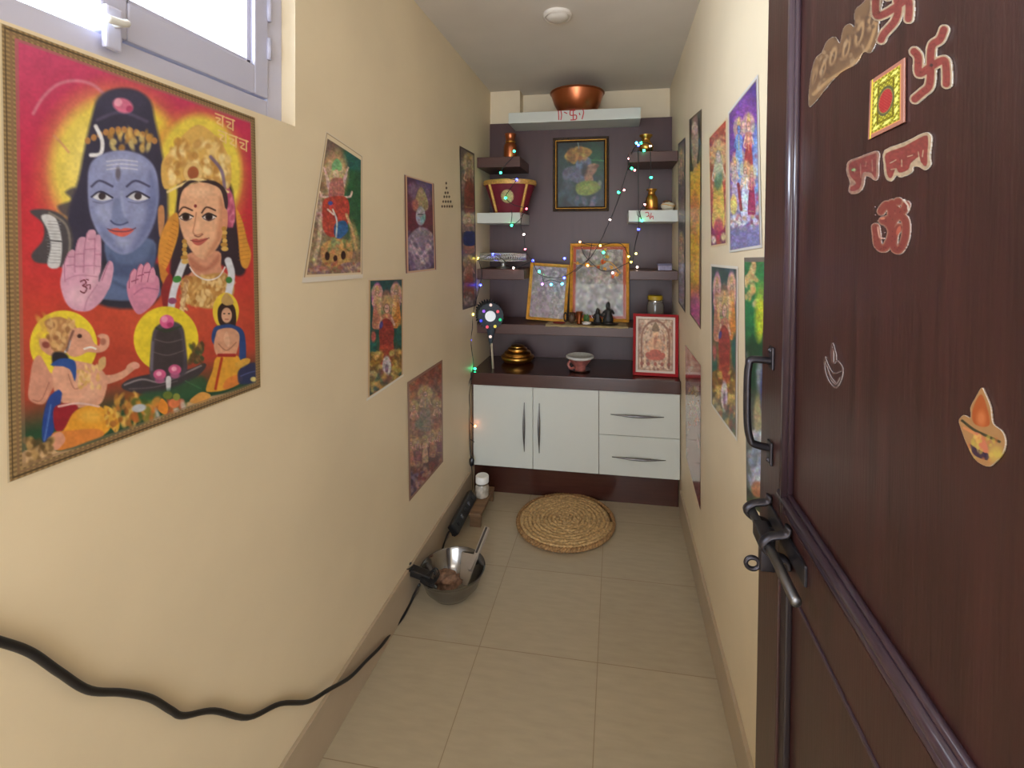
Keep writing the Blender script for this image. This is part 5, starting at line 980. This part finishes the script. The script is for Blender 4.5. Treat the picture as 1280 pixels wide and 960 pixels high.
# printed dotted triangle sticker on the left wall
def tri(A):
    A.c[:] = (190, 170, 130)
    for j, (y, n) in enumerate(((229, 1), (235, 1), (241, 2), (246, 3), (252, 4), (258, 5))):
        for i in range(n): A.e(557.5+(i-(n-1)/2)*3.1+j*.2, y, 1.1, 1.7, (96, 76, 60), 0, .6)
    A.m[:] = 0
    for j, (y, n) in enumerate(((229, 1), (235, 1), (241, 2), (246, 3), (252, 4), (258, 5))):
        for i in range(n): A.e(557.5+(i-(n-1)/2)*3.1+j*.2, y, 1.1, 1.7, (96, 76, 60), 0, .6)
sheet('dotted_sticker', [(548, 226), (568, 226), (568, 262), (548, 262)], 60, 110, .0015, tri, M_paint, 'small triangle of dark dots stuck on the left wall between two posters', 'sticker', unproj=unL, normal=NL, mask=True)

# right wall
def rgrey(A):
    A.vg([(172, (90, 82, 84)), (280, (130, 122, 130)), (390, (84, 78, 66))]); A.dabs((846, 172, 858, 390), 120, 3, [(150, 140, 146), (84, 76, 84), (110, 96, 100), (64, 56, 60)], 71, .7); person(A, 852, 186, 90, 9, (110, 90, 96)); person(A, 852, 290, 90, 9, (150, 140, 150)); A.fine(3); edge_st(A, .1, (70, 62, 64), kx=1, ky=9)
sheet('deity_poster', [(848, 180), (857, 171.5), (857, 391), (848.5, 378)], 40, 220, .002, rgrey, M_paintg, 'narrow dark grey print on the right wall nearest the shelves', unproj=unR, normal=NR, gain=GR)
def ryel(A):
    A.vg([(136, (60, 66, 60)), (190, (110, 100, 60)), (212, (250, 186, 20)), (240, (255, 180, 20)), (352, (250, 180, 24)), (384, (206, 70, 150)), (410, (190, 60, 140))]); A.dabs((862, 136, 878, 210), 40, 3, [(70, 80, 70), (110, 96, 84), (40, 46, 48)], 72); A.e(869, 176, 5, 34, (206, 150, 110), 0, 3, .8); A.e(869, 160, 3.4, 8, (222, 180, 150), 0, 1); A.l([(864, 150), (863, 180), (865, 206)], 1.8, (40, 34, 34), 1); A.l([(874, 148), (875, 176), (873, 204)], 1.8, (40, 34, 34), 1)
    A.e(869, 262, 6, 22, (226, 120, 50), 0, 4, .8); A.e(868, 285, 2.4, 8, (240, 130, 60), 0, 2, .7); A.l([(876, 270), (875, 370)], 1.6, (96, 46, 90), 1, .8); A.e(869, 388, 6, 20, (200, 80, 150), 0, 4, .8); A.fine(44); edge_st(A, .09, (96, 76, 50), kx=1, ky=10)
sheet('deity_poster', [(862, 149.5), (877.5, 136), (876.5, 412), (863, 393)], 50, 230, .002, ryel, M_paintg, 'narrow print of a yellow-robed figure on the right wall', unproj=unR, normal=NR, gain=GR)
def rred(A):
    A.vg([(146, (190, 66, 40)), (230, (196, 60, 46)), (290, (150, 40, 90)), (312, (110, 30, 80))]); A.e(898, 210, 10, 50, (206, 110, 60), 0, 8, .7); A.dabs((888, 160, 909, 306), 60, 2.6, [(216, 140, 90), (176, 50, 40), (226, 170, 120)], 73, .6); person(A, 899, 174, 112, 18, (226, 176, 60), skin=(206, 170, 150)); A.e(899, 226, 5, 12, (60, 120, 90), 10, 3, .8); A.e(899, 206, 5, 16, (170, 180, 170), 0, 3, .6); A.l([(896, 240), (894, 268)], 3.4, (230, 180, 60), 1); A.l([(903, 240), (904, 268)], 3.4, (230, 180, 60), 1); A.e(899, 286, 6, 14, (206, 40, 90), 0, 3, .8); A.e(893, 300, 3, 5, (226, 200, 200), 0, 2); A.e(905, 296, 3, 5, (220, 180, 120), 0, 2); A.fine(29); edge_st(A, .05, (214, 190, 150), kx=1, ky=3)
sheet('deity_poster', [(886.5, 172), (909.5, 146.5), (909, 306), (889, 309)], 50, 170, .002, rred, M_paintg, 'red print of a single garlanded figure, just left of the purple print', unproj=unR, normal=NR, gain=GR, curl=.0015)
def rpur(A):
    A.vg([(92, (60, 44, 120)), (170, (110, 44, 150)), (240, (120, 90, 170)), (285, (110, 100, 170)), (316, (110, 104, 160))]); A.e(932, 150, 16, 30, (140, 60, 170), 0, 14, .8); A.dabs((946, 160, 952, 260), 30, 6, [(120, 160, 226), (90, 120, 200), (150, 190, 240)], 74, .8); A.e(946, 220, 7, 34, (110, 156, 226), 0, 6, .8); A.dabs((912, 190, 950, 280), 110, 3.2, [(176, 190, 226), (206, 150, 130), (110, 110, 180), (190, 60, 100), (226, 200, 200)], 75, .6)
    person(A, 925, 146, 84, 13, (110, 150, 220), skin=(90, 130, 210)); person(A, 937, 140, 96, 14, (190, 60, 60)); person(A, 920, 196, 66, 10, (170, 150, 200)); person(A, 933, 200, 70, 13, (190, 196, 220)); person(A, 941, 206, 64, 11, (176, 40, 90)); A.e(918, 256, 4.6, 13, (230, 200, 90), 0, 1.6); A.l([(924, 230), (928, 262)], 3.4, (170, 50, 60), 1.4); A.dabs((913, 270, 952, 286), 50, 2.2, [(206, 150, 110), (180, 190, 226), (150, 60, 80), (226, 220, 220)], 76, .8); A.p([(911, 288), (955, 282), (955, 306), (912, 314)], (120, 116, 176), 3, .7)
    A.fine(7); edge_st(A, .06, (150, 136, 130), 'lrt', kx=1, ky=2.4); edge_st(A, .03, (200, 196, 190), 'lrtb', kx=1, ky=1.6)
sheet('deity_poster', [(911, 140.5), (948.5, 92.5), (953.5, 309.5), (912.5, 316)], 80, 210, .002, rpur, M_paintg, 'violet and blue print of a royal family group, high on the right wall', unproj=unR, normal=NR, gain=GR, curl=.002)
t2 = trio(890, 923, 334, 546, 81)
def tR(A): t2(A); edge_st(A, .07, (130, 116, 110), kx=1, ky=4); edge_st(A, .035, (214, 208, 196), kx=1, ky=2)
sheet('deity_poster', [(889, 330), (923.5, 333), (922.5, 552.5), (889.5, 506)], 70, 210, .002, tR, M_paintg, 'print of a red-robed goddess with two others, right wall, pointed lower corner', unproj=unR, normal=NR, gain=GR, curl=.0015)
def rgreen(A):
    A.vg([(320, (30, 130, 60)), (400, (20, 140, 70)), (450, (20, 80, 50)), (520, (60, 60, 50)), (600, (110, 110, 120)), (626, (60, 90, 50))]); A.dabs((930, 326, 948, 380), 26, 3.4, [(222, 176, 90), (206, 140, 70), (236, 206, 130)], 82, .8); A.e(952, 396, 7, 36, (190, 206, 20), 0, 6); A.p([(932, 440), (940, 420), (950, 430), (960, 410), (960, 480), (932, 480)], (16, 76, 44), 4); A.e(952, 470, 6, 22, (170, 160, 190), 0, 4, .7); A.e(950, 520, 7, 26, (226, 190, 110), 0, 4, .7); A.e(955, 490, 4, 30, (40, 50, 130), 0, 3, .8)
    A.dabs((938, 540, 962, 610), 80, 4, [(190, 196, 214), (150, 160, 196), (206, 206, 220), (110, 130, 170)], 83, .7); A.e(948, 612, 8, 10, (206, 110, 50), 0, 3, .8); A.dabs((930, 440, 938, 620), 40, 3, [(80, 90, 80), (50, 60, 56), (120, 120, 110)], 84, .7); A.fine(43); edge_st(A, .014, (214, 208, 206), 't', ky=1); edge_st(A, .03, (110, 100, 92), 'lt', kx=1, ky=1.6)
sheet('deity_poster', [(931, 322), (972, 321), (972, 660), (934, 626)], 60, 240, .002, rgreen, M_paintg, 'tall green-skied print half hidden behind the open door', unproj=unR, normal=NR, gain=GR)
def rlow(A):
    A.vg([(430, (150, 50, 60)), (490, (150, 60, 66)), (494, (176, 150, 140)), (600, (170, 146, 136)), (605, (130, 50, 50)), (640, (110, 30, 40))]); A.dabs((856, 430, 877, 636), 160, 4, [(190, 150, 140), (150, 80, 84), (206, 180, 170), (130, 60, 60)], 85, .45); person(A, 867, 480, 110, 15, (176, 110, 110)); A.fine(2); edge_st(A, .07, (130, 60, 60), kx=1, ky=9)
sheet('deity_poster', [(857, 431), (876.5, 457), (876, 638), (858, 571)], 50, 210, .002, rlow, M_paintl, 'faded maroon print low on the right wall beside the drawers', unproj=unR, normal=NR, gain=GR)

# ================================================================== STICKERS ON THE DOOR
DNV = tuple(dn)
def stick(name, quad, nx, ny, paint, label, cat='sticker', off=-.0072, th=.0012, m=None, gain=1.):
    return sheet(name, quad, nx, ny, off+.0, paint, m or M_stk, label, cat, unproj=onD, normal=DNV, mask=True, thick=th, gain=gain*.72)
CR, RD = (176, 150, 120), (136, 62, 56)
def swas(A, strokes, w=8.):
    w = w+1.6
    for st in strokes: A.l(st, w+4.6, CR, .9)
    for st in strokes: A.l(st, w, RD, .9)
    r = random.Random(3)
    for st in strokes:
        for k in range(len(st)*5):
            i = r.randrange(len(st)-1); t = r.random(); A.e(st[i][0]*(1-t)+st[i+1][0]*t+r.uniform(-2, 2), st[i][1]*(1-t)+st[i+1][1]*t+r.uniform(-2, 2), .8, .8, (110, 40, 40), 0, .6, .8)
S1 = [[(1168, 38), (1163, 50), (1154, 57), (1152, 72), (1152, 92), (1150, 108), (1142, 116), (1133, 124)], [(1132, 65), (1137, 72), (1138, 92), (1152, 84), (1168, 76), (1171, 90), (1171, 105)]]
def sw1(A): swas(A, S1, 7.5); A.e(1153, 82, 2, 2, (60, 40, 40), 0, .8); A.noise(3, .08, 2)
stick('swastik_sticker', [(1120, 25), (1182, 25), (1182, 138), (1120, 138)], 130, 230, sw1, 'red and cream curved swastik sticker right of the gold plaque on the door')
def sw0(A): swas(A, [[(1098, -14), (1112, -30), (1110, -8), (1113, 12), (1108, 28), (1096, 42), (1092, 50)], [(1086, -10), (1086, 18), (1096, 18), (1112, 8), (1124, 0), (1126, 12), (1125, 24)], [(1098, -14), (1100, -4)]], 7); A.noise(3, .08, 2)
stick('swastik_sticker', [(1078, -40), (1136, -40), (1136, 60), (1078, 60)], 110, 190, sw0, 'red swastik sticker cut by the top edge of the photo')
def flame(A):
    A.p([(1004, 132), (1006, 98), (1012, 74), (1020, 66), (1026, 52), (1036, 46), (1042, 54), (1046, 36), (1054, 30), (1060, 34), (1060, 14), (1070, 4), (1078, -8), (1090, -20), (1096, -8), (1090, 24), (1088, 48), (1080, 66), (1070, 66), (1062, 80), (1042, 92), (1026, 110), (1012, 128)], (118, 88, 62), 1.2, sm=3)
    A.m0 = A.m.copy()
    for (x, y, rx, ry) in ((1012, 96, 4, 16), (1022, 88, 5, 16), (1034, 72, 7, 18), (1050, 62, 7, 20), (1066, 44, 8, 24), (1082, 22, 8, 28)):
        A.e(x, y, rx, ry, (100, 72, 54), 14, 2, .7); A.e(x, y-2, rx*.6, ry*.7, (178, 142, 100), 14, 2, .8); A.e(x, y, rx*.25, ry*.4, (84, 60, 48), 14, 1, .8)
    A.l([(1010, 118), (1030, 100), (1056, 82), (1076, 60), (1086, 30)], 4, (178, 140, 96), 2, .8)
    A.dabs((1004, 0, 1092, 126), 110, 2.4, [(156, 124, 90), (80, 58, 46), (130, 98, 70), (170, 140, 106)], 91, .6); A.m = A.m0
stick('scalloped_sticker', [(998, -24), (1102, -24), (1102, 140), (998, 140)], 160, 250, flame, 'long gold-brown scalloped sticker slanting at the top of the door')
def plq(A):
    A.c[:] = (140, 130, 26); A.m[:] = 1
    w = A.s; t = A.t; d = np.minimum(np.minimum(w, 1-w)*1.0, np.minimum(t, 1-t)*1.5)
    rng = np.sin(A.s*60)*np.sin(A.t*95); A.c += (rng > .2)[:, None]*np.array((60, 60, 40)); 
    k = (d > .16) & (d < .24) & (np.sin(A.t*40+A.s*20) > -.2); A.c[k] = (236, 232, 120); k = (d > .27) & (d < .31); A.c[k] = (110, 96, 20)
    k = d < .1; A.c[k] = (176, 116, 96); k = (d > .085) & (d < .11); A.c[k] = (226, 150, 90); k = (A.s < .1) & (A.s > .06); A.c[k] = (240, 220, 60)
    r = np.sqrt(((A.s-.5)/.24)**2+((A.t-.5)/.23)**2); A.c[r < 1.02] = (96, 90, 60); A.c[r < .86] = (150, 130, 60); A.c[(r < .8)] = (170, 40, 44); k = (r < .8) & (np.sin(A.s*90)*np.sin(A.t*130) > .55); A.c[k] = (196, 90, 80)
    k = (np.abs(A.s-.5) < .03) & (np.abs(A.t-.5) < .1) & False; A.c[k] = 0
stick('yantra_plaque', [(1080, 101.5), (1121.5, 72.5), (1121, 153), (1077, 175)], 80, 150, plq, 'gold rectangular plaque with a red centre and pink border on the door', 'plaque', th=.0015, off=-.0065)
def lab(A):
    CR2 = (150, 112, 94); st = [[(1054, 203), (1070, 198), (1087, 192)], [(1056, 206), (1053, 214), (1058, 221), (1064, 226), (1066, 236), (1058, 240), (1054, 235)], [(1062, 204), (1064, 218), (1066, 226)], [(1071, 200), (1070, 216), (1076, 222)], [(1070, 212), (1078, 212)], [(1085, 195), (1085, 210), (1084, 222)], [(1078, 198), (1078, 214), (1083, 218)]]
    A.p([(1052, 202), (1066, 196), (1084, 189), (1090, 192), (1089, 204), (1089, 220), (1085, 226), (1079, 222), (1073, 221), (1071, 232), (1066, 240), (1057, 243), (1052, 238), (1054, 228), (1050, 216)], CR2, 1., sm=3)
    A.p([(1054, 204), (1068, 198), (1084, 192), (1087, 194), (1086, 206), (1086, 219), (1084, 222), (1080, 216), (1070, 216), (1068, 230), (1064, 237), (1056, 239), (1055, 234), (1062, 229), (1055, 220), (1053, 212)], (126, 60, 56), 1., sm=3)
    for s_ in ([(1067, 205), (1067.5, 222)], [(1074, 202), (1073, 208)], [(1081, 200), (1081.5, 214)], [(1060, 210), (1060, 216)]): A.l(s_, 1, CR2, .8)
    A.noise(2.5, .1, 3)
stick('letter_sticker', [(1044, 186), (1094, 186), (1094, 246), (1044, 246)], 120, 150, lab, 'dull red Devanagari word sticker, left word of the two below the gold plaque')
def lab2(A):
    st = [[(1100, 193), (1120, 186), (1146, 173)], [(1102, 198), (1101, 208), (1108, 204), (1108, 196)], [(1102, 210), (1103, 220), (1106, 217)], [(1114, 192), (1113, 208), (1118, 214)], [(1122, 190), (1121, 200), (1127, 205), (1126, 212), (1116, 214)], [(1128, 187), (1128, 208)], [(1134, 184), (1132, 198), (1138, 200)], [(1146, 175), (1147, 190), (1145, 208)], [(1140, 180), (1140, 196)]]
    A.p([(1096, 188), (1120, 178), (1144, 166), (1152, 169), (1153, 178), (1151, 196), (1152, 206), (1145, 213), (1138, 209), (1131, 209), (1129, 216), (1116, 222), (1110, 220), (1104, 227), (1097, 222), (1095, 206)], CR, 1., sm=3)
    A.p([(1098, 192), (1120, 183), (1144, 170), (1149, 174), (1148, 194), (1148, 204), (1145, 208), (1140, 202), (1138, 196), (1128, 204), (1125, 212), (1114, 216), (1110, 210), (1105, 222), (1100, 220), (1098, 206)], RD, 1., sm=3)
    for s_ in ([(1103, 204), (1110, 200)], [(1117, 200), (1117, 208)], [(1124, 196), (1130, 194)], [(1137, 190), (1138, 198)], [(1143, 188), (1142, 196)], [(1104, 212), (1110, 211)]): A.l(s_, 1.2, CR, .8)
    A.noise(2.5, .1, 3)
stick('letter_sticker', [(1092, 160), (1156, 160), (1156, 230), (1092, 230)], 140, 160, lab2, 'bright red Devanagari word sticker, right word of the two below the gold plaque')
def om(A):
    BR_ = (150, 100, 80)
    st = [[(1092, 264), (1098, 256), (1104, 262), (1103, 272), (1094, 276)], [(1096, 276), (1104, 284), (1103, 298), (1096, 310), (1088, 306), (1086, 292), (1085, 284)], [(1103, 284), (1112, 270), (1121, 276), (1121, 296), (1114, 312), (1107, 308), (1108, 292), (1114, 284)], [(1105, 254), (1110, 262), (1118, 264), (1122, 256)], [(1112, 252), (1113, 252)]]
    for s_ in st: A.l(s_, 11, BR_, .9)
    for s_ in st[:1]+st[1:3]+st[3:]: A.l(s_, 7.6, (130, 60, 52), .9)
    A.e(1094, 273, 3, 1.6, (196, 120, 90), 0, .8); A.e(1113, 288, 2.4, 6, (176, 90, 70), 20, .8); A.l([(1088, 284), (1090, 296), (1095, 298)], 2, (190, 140, 120), .8); A.l([(1119, 250), (1124, 256), (1125, 262)], 2.4, (200, 180, 160), .8)
    r = random.Random(5)
    for _ in range(46): A.e(r.uniform(1084, 1124), r.uniform(256, 314), .7, .9, (90, 40, 36), 0, .6, .8)
stick('om_sticker', [(1076, 242), (1132, 242), (1132, 324), (1076, 324)], 130, 180, om, 'dull red Om symbol sticker in the middle of the door')
def diya0(A):
    G = (88, 58, 52)
    for s_ in ([(1033, 429), (1031, 442), (1034, 454), (1037, 446), (1033, 429)], [(1024, 446), (1023, 460), (1028, 476), (1036, 484), (1042, 476), (1045, 462), (1041, 453), (1037, 450)], [(1024, 448), (1029, 460), (1034, 466), (1042, 464)], [(1025, 456), (1030, 470), (1036, 478)], [(1030, 474), (1036, 480), (1041, 472)]): A.l(s_, 1.6, G, .9, sm=6)
    A.l([(1033, 436), (1033, 452)], 2.6, (104, 70, 62), 1)
stick('worn_lamp_sticker', [(1018, 424), (1050, 424), (1050, 489), (1018, 489)], 90, 150, diya0, 'faint worn outline of an oil lamp sticker by the door edge')
def diya1(A):
    A.p([(1213, 484), (1217, 490), (1224, 508), (1227, 528), (1238, 538), (1242, 552), (1238, 566), (1228, 578), (1220, 582), (1206, 574), (1196, 556), (1188, 534), (1186, 524), (1192, 518), (1200, 521), (1200, 508), (1206, 496)], (168, 122, 76), 1.2, sm=4); m0 = A.m.copy()
    A.p([(1213, 492), (1221, 512), (1223, 530), (1212, 532), (1203, 526), (1203, 510)], (170, 84, 40), 1.4); A.e(1213, 522, 5, 9, (206, 120, 70), 0, 5, .8); A.l([(1190, 525), (1204, 536), (1220, 544), (1235, 551)], 3.2, (70, 62, 40), 1); A.l([(1192, 534), (1206, 542), (1212, 552)], 3, (214, 130, 80), 1.4, .8); A.p([(1206, 540), (1216, 546), (1222, 566), (1210, 560)], (206, 110, 84), 2, .8)
    A.p([(1199, 554), (1208, 560), (1222, 568), (1220, 574), (1208, 570), (1202, 564)], (64, 44, 60), 1); A.e(1219, 568, 3, 3, (50, 30, 60), 0, 1); A.dabs((1196, 544, 1236, 578), 30, 2.4, [(220, 180, 90), (190, 110, 60), (190, 170, 70)], 92, .6); A.e(1230, 566, 8, 10, (206, 180, 80), 30, 6, .6); A.m = m0
stick('lamp_sticker', [(1180, 478), (1248, 478), (1248, 588), (1180, 588)], 130, 200, diya1, 'orange and cream oil lamp sticker low on the right of the door')

# ================================================================== LIGHT
w = bpy.data.worlds.new('World'); bpy.context.scene.world = w; w.use_nodes = True
bg = w.node_tree.nodes['Background']; bg.inputs[0].default_value = (.80, .90, 1.0, 1); bg.inputs[1].default_value = 5.0
def area(name, loc, rot, sx, sy, e, col, spread=180):
    l = bpy.data.lights.new(name, 'AREA'); l.shape = 'RECTANGLE'; l.size = sx; l.size_y = sy; l.energy = e; l.color = col; l.spread = math.radians(spread)
    o = bpy.data.objects.new(name, l); C.objects.link(o); o.location = loc; o.rotation_euler = rot; return o
area('window_daylight', (XL-.75, (WY0+WY1)/2-.40, (WZ0+WZ1)/2+.12), (0, math.radians(-84), math.radians(33)), .9, 1.3, 74, (.70, .82, 1.0))
area('hall_daylight', ((OPX0+OPX1)/2, Y0-.1, 1.25), (math.radians(90), 0, 0), OPX1-OPX0, 2.3, 14.5, (.97, .97, 1.0), 130)
area('hall_fill_light', (.1, -.9, ZC-.03), (0, 0, 0), .9, .9, 8, (1.0, .88, .76))  # unseen warm fill light, added overhead behind the camera to brighten the corridor
for o in list(C.objects):
    if o.parent is None and 'label' in o:
        k = o.name.split('.')[0]
        g = {'deity_poster': 'deity prints pasted on the side walls', 'wall_shelf': 'box shelves on the end wall', 'framed_picture': 'framed prints standing on the shrine', 'string_lights': 'fairy light strings', 'swastik_sticker': 'swastik stickers on the door', 'letter_sticker': 'word stickers on the door', 'figurine': 'black figurines on the long shelf'}.get(k)
        if g: o['group'] = g
cam = bpy.data.cameras.new('Camera'); co = bpy.data.objects.new('Camera', cam); C.objects.link(co); co.location = CAM; co.rotation_euler = (math.radians(90), 0, TH)
cam.sensor_width = 36; cam.lens = 36*FPX/1280; cam.shift_x = (640-PX0)/1280; cam.shift_y = (PY0-480)/1280; cam.clip_start = .02
bpy.context.scene.camera = co
sc_ = bpy.context.scene; sc_.view_settings.view_transform = 'Standard'; sc_.view_settings.look = 'None'; sc_.view_settings.gamma = 1; sc_.view_settings.use_curve_mapping = False; sc_.view_settings.exposure = .34
sc_.cycles.use_denoising = True; sc_.cycles.max_bounces = 8; sc_.cycles.diffuse_bounces = 5; sc_.cycles.transparent_max_bounces = 12; sc_.cycles.sample_clamp_indirect = 6
